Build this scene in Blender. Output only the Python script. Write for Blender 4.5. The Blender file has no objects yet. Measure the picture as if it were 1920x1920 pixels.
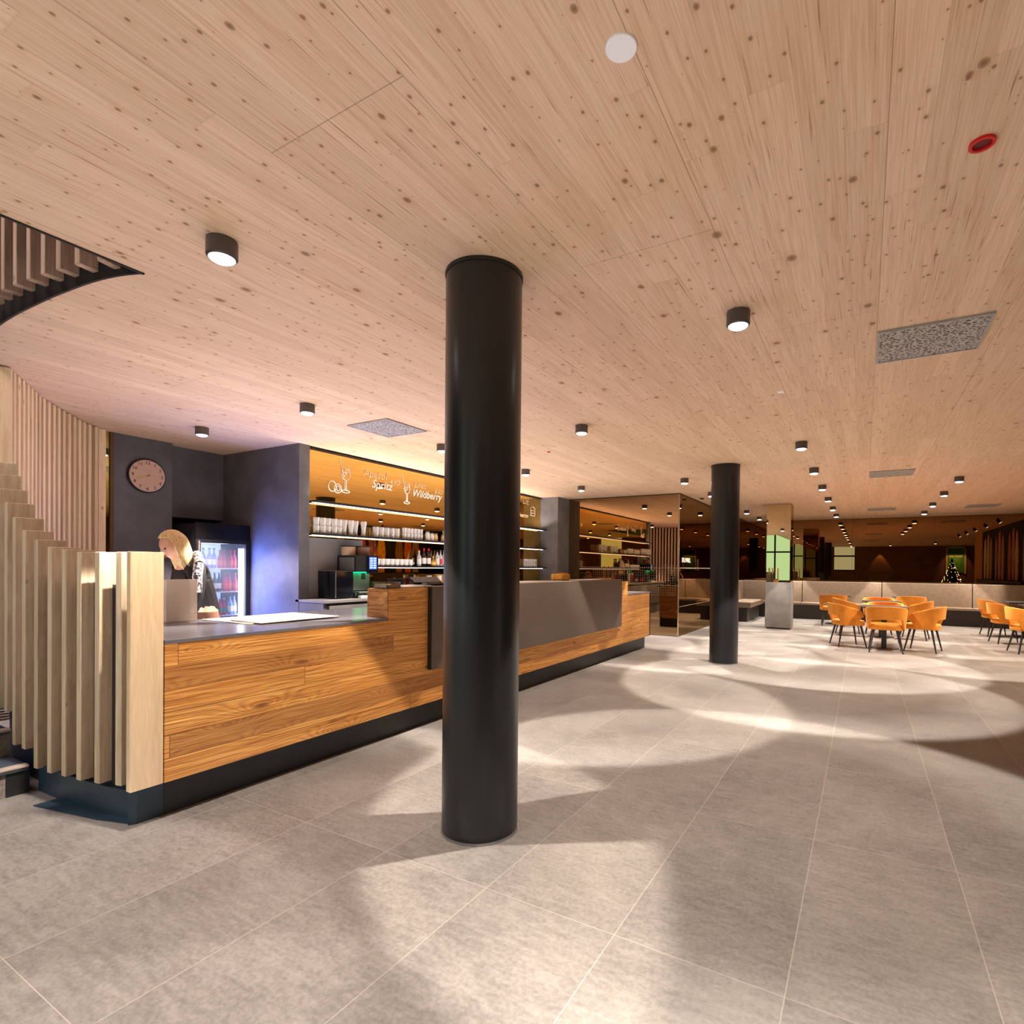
import bpy, bmesh, math, random
from mathutils import Vector, Matrix
random.seed(7)
S = bpy.context.scene
COL = S.collection
PI = math.pi
R = math.radians
H = 2.924          # ceiling height

# ------------------------------------------------------------------ camera
cam_d = bpy.data.cameras.new('camera'); cam = bpy.data.objects.new('camera', cam_d); COL.objects.link(cam)
yaw, pitch, roll = 0.514999811, -0.00796092513, 0.00979650286
d = Vector((-math.sin(yaw)*math.cos(pitch), math.cos(yaw)*math.cos(pitch), math.sin(pitch)))
r = d.cross(Vector((0, 0, 1))).normalized(); u = r.cross(d)
r2 = r*math.cos(roll) + u*math.sin(roll); u2 = -r*math.sin(roll) + u*math.cos(roll)
M = Matrix((r2, u2, -d)).transposed().to_4x4(); M.translation = Vector((0, 0, 1.38967))
cam.matrix_world = M
cam_d.sensor_width = 36; cam_d.lens = 1030.07/1920*36
cam_d.shift_x = (960-1036.36)/1920; cam_d.shift_y = (1071.88-960)/1920
cam_d.clip_start = 0.05; cam_d.clip_end = 200
S.camera = cam

# ------------------------------------------------------------------ world, exposure, big lights
W = bpy.data.worlds.new('world'); S.world = W; W.use_nodes = True
W.node_tree.nodes['Background'].inputs[0].default_value = (.75, .8, 1, 1)
W.node_tree.nodes['Background'].inputs[1].default_value = 0.05
S.view_settings.view_transform = 'Standard'; S.view_settings.look = 'None'
S.view_settings.gamma = 1; S.view_settings.use_curve_mapping = False
S.view_settings.exposure = 0.0
S.cycles.max_bounces = 10; S.cycles.diffuse_bounces = 4; S.cycles.glossy_bounces = 6
S.cycles.transparent_max_bounces = 16; S.cycles.transmission_bounces = 8
S.cycles.sample_clamp_indirect = 4; S.cycles.caustics_reflective = False; S.cycles.caustics_refractive = False
S.cycles.use_denoising = True

def area(name, loc, rot, sx, sy, power, col, spread=180):
    l = bpy.data.lights.new(name, 'AREA'); l.shape = 'RECTANGLE'; l.size = sx; l.size_y = sy
    l.energy = power; l.color = col; l.spread = R(spread)
    o = bpy.data.objects.new(name, l); COL.objects.link(o); o.location = loc; o.rotation_euler = rot
    o.visible_camera = False; o.visible_glossy = False
    return o
UP = (PI, 0, 0)
# added unseen fill lamps facing up, to brighten the ceiling
area('fill_light_left', (-1.9, .2, .03), UP, 2.6, 5.0, 46, (1, .96, .97))
area('fill_light_right', (1.8, 2.6, .03), UP, 3.2, 6.0, 15, (1, .84, .66))
area('fill_light_bar', (-4.95, 5.7, .98), UP, .9, 7.2, 130, (1, .93, .92))
area('fill_light_middle', (-.6, 8.5, .03), UP, 5.0, 8, 72, (1, .85, .68))
area('fill_light_back', (0.4, 14.6, .03), UP, 5.5, 4.6, 40, (1, .76, .54))
area('fill_light_rear', (2.4, -1.5, .03), UP, 3, 3, 22, (1, .74, .52))

# ------------------------------------------------------------------ helpers
def tag(o, label=None, cat=None, group=None, kind=None):
    if label: o['label'] = label
    if cat: o['category'] = cat
    if group: o['group'] = group
    if kind: o['kind'] = kind
    return o
def empty(name, loc, label, cat, group=None, rz=0):
    o = bpy.data.objects.new(name, None); COL.objects.link(o); o.location = loc; o.rotation_euler = (0, 0, rz)
    o.empty_display_size = .05
    return tag(o, label, cat, group)
class MB:
    def __init__(s): s.bm = bmesh.new()
    def box(s, x0, x1, y0, y1, z0, z1):
        v = [s.bm.verts.new(p) for p in ((x0,y0,z0),(x1,y0,z0),(x1,y1,z0),(x0,y1,z0),(x0,y0,z1),(x1,y0,z1),(x1,y1,z1),(x0,y1,z1))]
        for f in ((0,3,2,1),(4,5,6,7),(0,1,5,4),(1,2,6,5),(2,3,7,6),(3,0,4,7)): s.bm.faces.new([v[i] for i in f])
        return s
    def lathe(s, prof, c=(0,0,0), n=20, cap=True, ax='z'):
        rings = []
        for rr, z in prof:
            ring = []
            for i in range(n):
                a = 2*PI*i/n; p = (rr*math.cos(a), rr*math.sin(a), z)
                if ax == 'x': p = (p[2], p[0], p[1])
                if ax == 'y': p = (p[0], p[2], p[1])
                ring.append(s.bm.verts.new((c[0]+p[0], c[1]+p[1], c[2]+p[2])))
            rings.append(ring)
        for a, b in zip(rings, rings[1:]):
            for i in range(n):
                s.bm.faces.new((a[i], a[(i+1)%n], b[(i+1)%n], b[i]))
        if cap:
            s.bm.faces.new(rings[0][::-1]); s.bm.faces.new(rings[-1])
        return s
    def cyl(s, c, rr, z0, z1, n=20): return s.lathe([(rr, z0), (rr, z1)], c, n)
    def prism(s, pts, z0, z1):
        a = [s.bm.verts.new((x, y, z0)) for x, y in pts]; b = [s.bm.verts.new((x, y, z1)) for x, y in pts]
        n = len(pts)
        s.bm.faces.new(a[::-1]); s.bm.faces.new(b)
        for i in range(n): s.bm.faces.new((a[i], a[(i+1)%n], b[(i+1)%n], b[i]))
        return s
    def tube(s, p0, p1, r0, r1, n=10):
        p0 = Vector(p0); p1 = Vector(p1); dd = (p1-p0).normalized()
        a = dd.orthogonal().normalized(); b = dd.cross(a)
        ra = [s.bm.verts.new(p0+(a*math.cos(t)+b*math.sin(t))*r0) for t in [2*PI*i/n for i in range(n)]]
        rb = [s.bm.verts.new(p1+(a*math.cos(t)+b*math.sin(t))*r1) for t in [2*PI*i/n for i in range(n)]]
        for i in range(n): s.bm.faces.new((ra[i], ra[(i+1)%n], rb[(i+1)%n], rb[i]))
        s.bm.faces.new(ra[::-1]); s.bm.faces.new(rb)
        return s
    def path(s, pts, rr, n=6):
        for a, b in zip(pts, pts[1:]): s.tube(a, b, rr, rr, n)
        return s
    def quad(s, *p):
        s.bm.faces.new([s.bm.verts.new(q) for q in p]); return s
    def ball(s, c, rx, ry, rz, n=14, m=8):
        return s.lathe_e(c, rx, ry, rz, n, m)
    def lathe_e(s, c, rx, ry, rz, n, m):
        rings = []
        for j in range(1, m):
            t = PI*j/m
            rings.append([s.bm.verts.new((c[0]+rx*math.sin(t)*math.cos(2*PI*i/n), c[1]+ry*math.sin(t)*math.sin(2*PI*i/n), c[2]-rz*math.cos(t))) for i in range(n)])
        lo = s.bm.verts.new((c[0], c[1], c[2]-rz)); hi = s.bm.verts.new((c[0], c[1], c[2]+rz))
        for i in range(n): s.bm.faces.new((lo, rings[0][(i+1)%n], rings[0][i])); s.bm.faces.new((hi, rings[-1][i], rings[-1][(i+1)%n]))
        for a, b in zip(rings, rings[1:]):
            for i in range(n): s.bm.faces.new((a[i], a[(i+1)%n], b[(i+1)%n], b[i]))
        return s
    def rot(s, mat): bmesh.ops.transform(s.bm, matrix=mat, verts=s.bm.verts); return s
    def build(s, name, mat, parent=None, bevel=0, smooth=False, seg=2, loc=None):
        bmesh.ops.recalc_face_normals(s.bm, faces=s.bm.faces)
        me = bpy.data.meshes.new(name); s.bm.to_mesh(me); s.bm.free()
        if smooth:
            for p in me.polygons: p.use_smooth = True
            try: me.set_sharp_from_angle(angle=R(38))
            except Exception: pass
        o = bpy.data.objects.new(name, me); COL.objects.link(o)
        me.materials.append(mat)
        if parent is not None: o.parent = parent
        if loc: o.location = loc
        if bevel:
            m = o.modifiers.new('bevel', 'BEVEL'); m.width = bevel; m.segments = seg; m.limit_method = 'ANGLE'; m.angle_limit = R(40)
        return o
def kids(o): return [c for c in bpy.data.objects if c.parent == o]
def copy_tree(o, loc=None, rz=None, label=None, group=None, table=None):
    def rec(a, par):
        c = a.copy(); COL.objects.link(c); c.parent = par
        for k in TREE.get(a.name, []): rec(k, c)
        return c
    c = rec(o, None)
    if loc is not None: c.location = loc
    if rz is not None: c.rotation_euler = (0, 0, rz)
    if label: c['label'] = label
    if group: c['group'] = group
    return c
TREE = {}
def freeze(o):      # remember an object's children so that copies are quick
    ch = kids(o); TREE[o.name] = ch
    for c in ch: freeze(c)
    return o
def text_mesh(txt, size, name, mat, parent=None, mtx=None, shear=0, extrude=0.001, align='LEFT', bold=0):
    cu = bpy.data.curves.new('t', 'FONT'); cu.body = txt; cu.size = size; cu.shear = shear; cu.extrude = extrude; cu.align_x = align
    cu.offset = bold
    cu.resolution_u = 3
    to = bpy.data.objects.new('t', cu); COL.objects.link(to)
    bpy.context.view_layer.update()
    me = bpy.data.meshes.new_from_object(to.evaluated_get(bpy.context.evaluated_depsgraph_get()))
    bpy.data.objects.remove(to)
    if mtx is not None: me.transform(mtx)
    return me
def mesh_from(meshes, name, mat, parent=None):
    bm = bmesh.new()
    for me in meshes: bm.from_mesh(me)
    out = bpy.data.meshes.new(name); bm.to_mesh(out); bm.free(); out.materials.clear(); out.materials.append(mat)
    for p in out.polygons: p.material_index = 0
    o = bpy.data.objects.new(name, out); COL.objects.link(o)
    if parent is not None: o.parent = parent
    return o

# ------------------------------------------------------------------ materials
class N:
    def __init__(s, name):
        s.m = bpy.data.materials.new(name); s.m.use_nodes = True; s.t = s.m.node_tree; s.b = s.t.nodes['Principled BSDF']
        s.out = s.t.nodes['Material Output']
    def n(s, typ, **kw):
        nd = s.t.nodes.new('ShaderNode'+typ)
        for k, v in kw.items():
            if k.startswith('i_'):
                nd.inputs[int(k[2:]) if k[2:].isdigit() else k[2:]].default_value = v
            else: setattr(nd, k, v)
        return nd
    def l(s, a, b): s.t.links.new(a, b); return b
    def math(s, op, a, b=None, c=None, clamp=False):
        nd = s.n('Math', operation=op); nd.use_clamp = clamp
        for i, v in enumerate((a, b, c)):
            if v is None: continue
            if isinstance(v, (int, float)): nd.inputs[i].default_value = v
            else: s.l(v, nd.inputs[i])
        return nd.outputs[0]
    def xyz(s, coord='pos'):
        if coord == 'pos': o = s.n('NewGeometry').outputs['Position']
        else: o = s.n('TexCoord').outputs['Object']
        sp = s.n('SeparateXYZ'); s.l(o, sp.inputs[0]); return sp.outputs
    def vec(s, x, y, z):
        c = s.n('CombineXYZ')
        for i, v in enumerate((x, y, z)):
            if isinstance(v, (int, float)): c.inputs[i].default_value = v
            else: s.l(v, c.inputs[i])
        return c.outputs[0]
    def noise(s, v, scale=1, detail=3, rough=.5, dist=0, out='Fac'):
        nd = s.n('TexNoise'); s.l(v, nd.inputs['Vector']); nd.inputs['Scale'].default_value = scale
        nd.inputs['Detail'].default_value = detail; nd.inputs['Roughness'].default_value = rough; nd.inputs['Distortion'].default_value = dist
        return nd.outputs[out]
    def white(s, v):
        nd = s.n('TexWhiteNoise'); nd.noise_dimensions = '3D'; s.l(v, nd.inputs['Vector']); return nd.outputs['Value']
    def ramp(s, f, stops, interp='LINEAR'):
        nd = s.n('ValToRGB'); cr = nd.color_ramp; cr.interpolation = interp
        while len(cr.elements) < len(stops): cr.elements.new(.5)
        for e, (p, c) in zip(cr.elements, stops): e.position = p; e.color = (*c, 1) if len(c) == 3 else c
        s.l(f, nd.inputs[0]); return nd.outputs[0]
    def mix(s, f, a, b, mode='MIX'):
        nd = s.n('Mix', data_type='RGBA', blend_type=mode)
        for sock, v in ((nd.inputs[0], f), (nd.inputs[6], a), (nd.inputs[7], b)):
            if isinstance(v, (int, float)): sock.default_value = v
            elif isinstance(v, tuple): sock.default_value = (*v, 1)[:4]
            else: s.l(v, sock)
        return nd.outputs[2]
    def base(s, c):
        if isinstance(c, tuple): s.b.inputs['Base Color'].default_value = (*c, 1)
        else: s.l(c, s.b.inputs['Base Color'])
    def bump(s, h, strength=.2, dist=.01):
        nd = s.n('Bump'); nd.inputs['Strength'].default_value = strength; nd.inputs['Distance'].default_value = dist
        s.l(h, nd.inputs['Height']); s.l(nd.outputs[0], s.b.inputs['Normal'])
def srgb(r_, g_, b_):
    f = lambda c: ((c/255+.055)/1.055)**2.4 if c/255 > .04045 else c/255/12.92
    return (f(r_), f(g_), f(b_))
def plain(name, col, rough=.5, metal=0, var=.12, scale=9, spec=.5, bump=.0, coord='obj'):
    k = N(name); x, y, z = k.xyz(coord); v = k.vec(x, y, z)
    f = k.noise(v, scale, 4, .6)
    lo = tuple(c*(1-var) for c in col); hi = tuple(min(1, c*(1+var)) for c in col)
    k.base(k.ramp(f, [(.3, lo), (.7, hi)]))
    k.b.inputs['Roughness'].default_value = rough; k.b.inputs['Metallic'].default_value = metal
    k.b.inputs['Specular IOR Level'].default_value = spec
    if bump: k.bump(f, bump, .002)
    return k.m
def emis(name, col, strength):
    k = N(name); e = k.n('Emission'); e.inputs[0].default_value = (*col, 1); e.inputs[1].default_value = strength
    k.l(e.outputs[0], k.out.inputs[0]); return k.m
def mirror(name, tint, rough=.0, trans=0, ttint=(1, 1, 1)):
    k = N(name); g = k.n('BsdfGlossy'); g.inputs['Roughness'].default_value = rough
    x, y, z = k.xyz('pos'); f = k.noise(k.vec(x, y, z), .7, 1)
    k.l(k.mix(f, tuple(c*.94 for c in tint), tuple(min(1, c*1.06) for c in tint)), g.inputs['Color'])
    if trans:
        t = k.n('BsdfTransparent'); t.inputs[0].default_value = (*ttint, 1); mx = k.n('MixShader'); mx.inputs[0].default_value = trans
        k.l(g.outputs[0], mx.inputs[1]); k.l(t.outputs[0], mx.inputs[2]); k.l(mx.outputs[0], k.out.inputs[0])
    else: k.l(g.outputs[0], k.out.inputs[0])
    return k.m
def clear(name, tint=(.9, .95, 1), trans=.72, rough=.05, body=(.9, .9, .9)):
    k = N(name); t = k.n('BsdfTransparent'); t.inputs[0].default_value = (*tint, 1)
    k.base(body); k.b.inputs['Roughness'].default_value = rough
    fr = k.n('LayerWeight'); fr.inputs[0].default_value = .35
    f = k.math('MULTIPLY_ADD', fr.outputs['Facing'], (trans-.1)*-1, trans, clamp=True)
    mx = k.n('MixShader'); k.l(f, mx.inputs[0]); k.l(k.b.outputs[0], mx.inputs[1]); k.l(t.outputs[0], mx.inputs[2]); k.l(mx.outputs[0], k.out.inputs[0])
    return k.m

def ceiling_wood():
    k = N('spruce_ceiling'); x, y, z = k.xyz('pos')
    pw = .665
    px = k.math('DIVIDE', k.math('ADD', x, .61), pw); pid = k.math('FLOOR', px); pf = k.math('SUBTRACT', px, pid)
    bx = k.math('MULTIPLY', px, 5); bid = k.math('FLOOR', bx); bf = k.math('SUBTRACT', bx, bid)
    rnd = k.white(k.vec(bid, 3.1, 0))
    yb = k.math('DIVIDE', k.math('ADD', y, k.math('MULTIPLY', rnd, 9)), 3.3); yid = k.math('FLOOR', yb); yf = k.math('SUBTRACT', yb, yid)
    tone = k.white(k.vec(bid, yid, 1.7))
    # slow wobble of the grain
    wob = k.noise(k.vec(k.math('MULTIPLY', x, 2), k.math('MULTIPLY', y, .9), k.math('MULTIPLY', tone, 20)), 1.5, 2)
    gx = k.math('ADD', k.math('MULTIPLY', x, 30), k.math('MULTIPLY', wob, 3.5))
    g1 = k.noise(k.vec(gx, k.math('MULTIPLY', y, .8), k.math('MULTIPLY', tone, 50)), 1.6, 4, .65)
    g2 = k.noise(k.vec(k.math('MULTIPLY', x, 160), k.math('MULTIPLY', y, 3), tone), 1, 3, .6)
    c = k.ramp(g1, [(.28, (.58, .345, .205)), (.46, (.735, .50, .325)), (.75, (.81, .592, .41))])
    c = k.mix(.36, c, k.ramp(g2, [(.3, (.50, .29, .165)), (.6, (.82, .60, .43))]))
    c = k.mix(1.0, c, k.ramp(tone, [(0, (.90, .885, .87)), (1, (1.0, 1.0, 1.0))]), 'MULTIPLY')
    # dark resin streaks
    st = k.noise(k.vec(k.math('MULTIPLY', x, 95), k.math('MULTIPLY', y, 2.6), k.math('MULTIPLY', tone, 9)), 1, 2, .5)
    c = k.mix(k.ramp(st, [(.665, (0, 0, 0)), (.74, (.8, .8, .8))]), c, (.34, .15, .065))
    # knots
    for sc, th, am in ((3.2, .09, .9), (6.1, .085, .9), (10.5, .10, .85)):
        vo = k.n('TexVoronoi', voronoi_dimensions='2D'); k.l(k.vec(k.math('MULTIPLY_ADD', x, 1.15, sc), k.math('MULTIPLY', y, .85), 0), vo.inputs['Vector']); vo.inputs['Scale'].default_value = sc
        sp = k.n('SeparateXYZ'); k.l(vo.outputs['Color'], sp.inputs[0])
        on = k.math('LESS_THAN', sp.outputs[0], .42 if sc < 7 else .6)
        size = k.math('MULTIPLY', sp.outputs[1], th)
        size = k.math('MAXIMUM', size, .02)
        inside = k.math('SUBTRACT', 1, k.math('DIVIDE', vo.outputs['Distance'], size), clamp=True)
        halo = k.math('SUBTRACT', 1, k.math('DIVIDE', vo.outputs['Distance'], k.math('MULTIPLY', size, 3)), clamp=True)
        c = k.mix(k.math('MULTIPLY', k.math('MULTIPLY', halo, on), .35), c, (.50, .27, .13))
        c = k.mix(k.math('MULTIPLY', k.math('POWER', k.math('MULTIPLY', inside, on), .4), am), c, (.20, .085, .035))
    # lamella and panel joints
    e1 = k.math('LESS_THAN', k.math('ABSOLUTE', k.math('SUBTRACT', bf, .5)), .486)
    c = k.mix(k.math('MULTIPLY', k.math('SUBTRACT', 1, e1), .16), c, (.35, .19, .10))
    e2 = k.math('LESS_THAN', k.math('ABSOLUTE', k.math('SUBTRACT', pf, .5)), .4980)
    c = k.mix(k.math('MULTIPLY', k.math('SUBTRACT', 1, e2), .65), c, (.22, .11, .06))
    yy = k.math('DIVIDE', k.math('SUBTRACT', y, k.math('MULTIPLY_ADD', pid, 1.25, 3.77)), 7.5)
    yy = k.math('ABSOLUTE', k.math('SUBTRACT', yy, k.math('ROUND', yy)))
    e3 = k.math('LESS_THAN', yy, .00024)
    c = k.mix(k.math('MULTIPLY', e3, .6), c, (.22, .11, .06))
    e4 = k.math('LESS_THAN', k.math('ABSOLUTE', k.math('SUBTRACT', yf, .5)), .4985)
    c = k.mix(k.math('MULTIPLY', k.math('SUBTRACT', 1, e4), .10), c, (.42, .22, .11))
    k.base(c); k.b.inputs['Roughness'].default_value = .55; k.b.inputs['Specular IOR Level'].default_value = .25
    k.bump(g1, .08, .004)
    return k.m

def floor_tiles():
    k = N('stone_tiles'); x, y, z = k.xyz('pos')
    tx = k.math('DIVIDE', k.math('SUBTRACT', x, .392), .5985); ty = k.math('DIVIDE', k.math('SUBTRACT', y, .722), 1.2)
    ix = k.math('FLOOR', tx); iy = k.math('FLOOR', ty); fx = k.math('SUBTRACT', tx, ix); fy = k.math('SUBTRACT', ty, iy)
    tone = k.white(k.vec(ix, iy, 4.2))
    p = k.vec(k.math('ADD', x, k.math('MULTIPLY', tone, 30)), y, tone)
    n1 = k.noise(p, 1.8, 5, .62, .3); n2 = k.noise(k.vec(k.math('MULTIPLY', x, 9), k.math('MULTIPLY', y, 34), tone), 1, 5, .7)
    n3 = k.noise(p, 55, 3, .7)
    n4 = k.noise(p, 240, 2, .6)
    c = k.ramp(n1, [(.27, (.125, .112, .104)), (.5, (.215, .196, .182)), (.75, (.330, .300, .278))])
    c = k.mix(.40, c, k.ramp(n2, [(.34, (.105, .094, .088)), (.66, (.36, .33, .305))]))
    c = k.mix(.26, c, k.ramp(n3, [(.36, (.13, .116, .108)), (.62, (.34, .31, .29))]))
    c = k.mix(k.ramp(n4, [(.70, (0, 0, 0)), (.76, (.6, .6, .6))]), c, (.48, .44, .40))
    c = k.mix(1.0, c, k.ramp(tone, [(0, (.88, .88, .88)), (1, (1.0, .99, .98))]), 'MULTIPLY')
    ex = k.math('LESS_THAN', k.math('ABSOLUTE', k.math('SUBTRACT', fx, .5)), .4968)
    ey = k.math('LESS_THAN', k.math('ABSOLUTE', k.math('SUBTRACT', fy, .5)), .4985)
    g = k.math('SUBTRACT', 1, k.math('MULTIPLY', ex, ey))
    c = k.mix(k.math('MULTIPLY', g, .6), c, (.46, .41, .36))
    k.base(c)
    rr = k.ramp(n2, [(.3, (.42, .42, .42)), (.7, (.56, .56, .56))]); k.l(rr, k.b.inputs['Roughness'])
    k.b.inputs['Specular IOR Level'].default_value = .35
    k.bump(n3, .12, .002)
    return k.m

def wood(name, axis, cols, plank=None, grain=28, coord='pos', knot=.4, rough=.5, rings=0, dark=(.16, .06, .02), other='z', knotscale=3.2):
    """timber with its grain along `axis`; `other` is the axis planks stack in"""
    k = N(name); X = dict(zip('xyz', k.xyz(coord)))
    a = X[axis]; o1 = X[other]; o2 = X[[q for q in 'xyz' if q not in (axis, other)][0]]
    inf = k.n('ObjectInfo').outputs['Random']
    if plank:
        pf = k.math('DIVIDE', o1, plank); pid = k.math('FLOOR', pf); fr = k.math('SUBTRACT', pf, pid)
        sh = k.math('MULTIPLY', k.white(k.vec(pid, 5.5, 0)), 7); af = k.math('DIVIDE', k.math('ADD', a, sh), 2.3); aid = k.math('FLOOR', af); afr = k.math('SUBTRACT', af, aid)
        tone = k.white(k.vec(pid, aid, 2.0))
    else: tone = k.white(k.vec(inf, 1, 1))
    off = k.math('MULTIPLY', tone, 40)
    wob = k.noise(k.vec(k.math('MULTIPLY', a, 1.6), k.math('MULTIPLY', o1, 5), off), 1.2, 3, .55)
    acr = k.math('ADD', k.math('MULTIPLY', o1, grain), k.math('MULTIPLY', wob, 5+rings))
    g = k.noise(k.vec(k.math('MULTIPLY', a, 1.1), acr, k.math('MULTIPLY_ADD', o2, grain*.7, off)), 1.5, 4, .62)
    c = k.ramp(g, [(.27, cols[0]), (.5, cols[1]), (.73, cols[2])])
    f2 = k.noise(k.vec(k.math('MULTIPLY', a, 4), k.math('MULTIPLY', o1, 170), k.math('MULTIPLY', o2, 170)), 1, 2)
    c = k.mix(.25, c, k.ramp(f2, [(.35, cols[0]), (.65, cols[2])]))
    if rings:
        sn = k.math('SINE', k.math('MULTIPLY', k.math('ADD', k.math('MULTIPLY', o1, 90), k.math('MULTIPLY', wob, 34)), 1.35))
        msk = k.noise(k.vec(k.math('MULTIPLY', a, 1.0), k.math('MULTIPLY', o1, 4), off), 1.3, 2)
        amt = k.math('MULTIPLY', k.ramp(sn, [(.25, (0, 0, 0)), (.95, (.75, .75, .75))]), k.ramp(msk, [(.35, (.15, .15, .15)), (.6, (.85, .85, .85))]))
        c = k.mix(amt, c, dark)
    if knot:
        vo = k.n('TexVoronoi'); vo.inputs['Scale'].default_value = knotscale
        k.l(k.vec(k.math('MULTIPLY', a, .8), k.math('MULTIPLY', o1, 1.3), k.math('MULTIPLY_ADD', o2, 1.3, off)), vo.inputs['Vector'])
        ins = k.math('SUBTRACT', 1, k.math('DIVIDE', vo.outputs['Distance'], .075), clamp=True)
        c = k.mix(k.math('MULTIPLY', k.math('POWER', ins, .5), knot*2, clamp=True), c, dark)
    c = k.mix(1.0, c, k.ramp(tone, [(0, (.82, .80, .78)), (.5, (.95, .95, .95)), (1, (1.0, 1.0, 1.0))]), 'MULTIPLY')
    if plank:
        e = k.math('LESS_THAN', k.math('ABSOLUTE', k.math('SUBTRACT', fr, .5)), .487)
        e2 = k.math('LESS_THAN', k.math('ABSOLUTE', k.math('SUBTRACT', afr, .5)), .4988)
        c = k.mix(k.math('MULTIPLY', k.math('SUBTRACT', 1, k.math('MULTIPLY', e, e2)), .85), c, tuple(q*.5 for q in dark))
    k.base(c); k.b.inputs['Roughness'].default_value = rough; k.b.inputs['Specular IOR Level'].default_value = .3
    k.bump(g, .15, .003)
    return k.m

m_ceil = ceiling_wood(); m_floor = floor_tiles()
def reclaimed():
    k = N('reclaimed_wood'); x, y, z = k.xyz('pos'); pl = .1255
    pf = k.math('DIVIDE', k.math('SUBTRACT', z, .205), pl); pid = k.math('FLOOR', pf); fr = k.math('SUBTRACT', pf, pid)
    af = k.math('DIVIDE', k.math('ADD', y, k.math('MULTIPLY', k.white(k.vec(pid, 5.5, 0)), 9)), 2.9); aid = k.math('FLOOR', af); afr = k.math('SUBTRACT', af, aid)
    t1 = k.white(k.vec(pid, aid, 2.0)); t2 = k.white(k.vec(pid, aid, 7.0)); off = k.math('MULTIPLY', t1, 60)
    wob = k.noise(k.vec(k.math('MULTIPLY', y, .9), k.math('MULTIPLY', z, 5), off), 1.4, 2, .5)
    # distance field around knots bends the growth rings
    vo = k.n('TexVoronoi', voronoi_dimensions='2D'); vo.inputs['Scale'].default_value = 1; k.l(k.vec(k.math('MULTIPLY_ADD', y, 1.3, off), k.math('MULTIPLY_ADD', z, 5.2, off), 0), vo.inputs['Vector'])
    dk = vo.outputs['Distance']
    bend = k.math('MULTIPLY', k.math('POWER', k.math('SUBTRACT', 1, k.math('MULTIPLY', dk, 1.9), clamp=True), 2), 3.4)
    ph = k.math('ADD', k.math('ADD', k.math('MULTIPLY', z, 78), k.math('MULTIPLY', wob, 11)), k.math('MULTIPLY', bend, 4))
    ring = k.math('MULTIPLY_ADD', k.math('SINE', k.math('MULTIPLY', ph, 3.1)), .5, .5)
    fine_ = k.noise(k.vec(k.math('MULTIPLY', y, 2.2), k.math('MULTIPLY', z, 210), off), 1, 3, .65)
    mid = k.noise(k.vec(k.math('MULTIPLY', y, .8), k.math('MULTIPLY', z, 26), off), 1, 3, .6)
    c = k.ramp(mid, [(.30, (.42, .145, .022)), (.50, (.72, .31, .060)), (.70, (.88, .49, .135))])
    c = k.mix(k.math('MULTIPLY', k.math('POWER', ring, 2.0), .78), c, (.25, .070, .012))
    c = k.mix(.55, c, k.ramp(fine_, [(.38, (.16, .042, .008)), (.50, (.66, .29, .065)), (.64, (.98, .56, .18))]))
    # weathered brown planks and saw marks
    brown = k.math('GREATER_THAN', t2, .66)
    c = k.mix(k.math('MULTIPLY', brown, .42), c, (.24, .090, .028))
    saw = k.math('MULTIPLY', k.math('GREATER_THAN', k.math('SINE', k.math('MULTIPLY', k.math('ADD', y, k.math('MULTIPLY', z, .5)), 420)), .3), k.math('GREATER_THAN', t2, .84))
    c = k.mix(k.math('MULTIPLY', saw, .14), c, (.14, .045, .012))
    core = k.math('SUBTRACT', 1, k.math('DIVIDE', dk, .085), clamp=True)
    kr = k.n('SeparateXYZ'); k.l(vo.outputs['Color'], kr.inputs[0])
    c = k.mix(k.math('MULTIPLY', k.math('POWER', core, .45), k.math('MULTIPLY', kr.outputs[0], .95)), c, (.10, .030, .008))
    c = k.mix(1.0, c, k.ramp(t1, [(0, (.84, .80, .76)), (.5, (.94, .92, .90)), (1, (1.0, 1.0, 1.0))]), 'MULTIPLY')
    e = k.math('MULTIPLY', k.math('LESS_THAN', k.math('ABSOLUTE', k.math('SUBTRACT', fr, .5)), .485), k.math('LESS_THAN', k.math('ABSOLUTE', k.math('SUBTRACT', afr, .5)), .4992))
    c = k.mix(k.math('MULTIPLY', k.math('SUBTRACT', 1, e), .6), c, (.10, .030, .008))
    k.base(c); k.b.inputs['Roughness'].default_value = .5; k.b.inputs['Specular IOR Level'].default_value = .3
    k.bump(ring, .12, .002)
    return k.m
m_counter = reclaimed()
m_counter_end = wood('reclaimed_wood_end', 'x', ((.30, .11, .03), (.58, .26, .085), (.76, .40, .15)), plank=.148, rings=3, knot=.2, grain=22, dark=(.15, .05, .015))
m_slat = wood('spruce_slat', 'z', ((.48, .34, .21), (.66, .50, .34), (.78, .64, .47)), coord='pos', grain=34, knot=.38, other='x', dark=(.22, .10, .045), knotscale=4)
m_slat_dim = wood('spruce_slat_dim', 'z', ((.34, .21, .14), (.50, .33, .24), (.60, .42, .32)), coord='pos', grain=34, knot=.38, other='x', dark=(.16, .07, .04), knotscale=4)  # same slat spruce, the dimmer pinkish light upstairs put into its colour
m_slatE = wood('spruce_board', 'z', ((.62, .42, .24), (.76, .56, .34), (.86, .68, .45)), coord='pos', grain=24, knot=.30, other='y', dark=(.40, .20, .09), knotscale=3)
m_slat_lit = wood('spruce_slat_lit', 'z', ((.70, .47, .27), (.86, .63, .40), (.93, .74, .50)), coord='pos', grain=30, knot=.38, other='x', dark=(.24, .11, .045), knotscale=3.2)  # same slat spruce, the brighter light on the tall screen put into its colour
m_black = plain('black_steel', (.012, .012, .013), .42, 0, .1, 6)
m_column = plain('column_paint', (.010, .0105, .0125), .30, 0, .12, 3, spec=.5)
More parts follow.
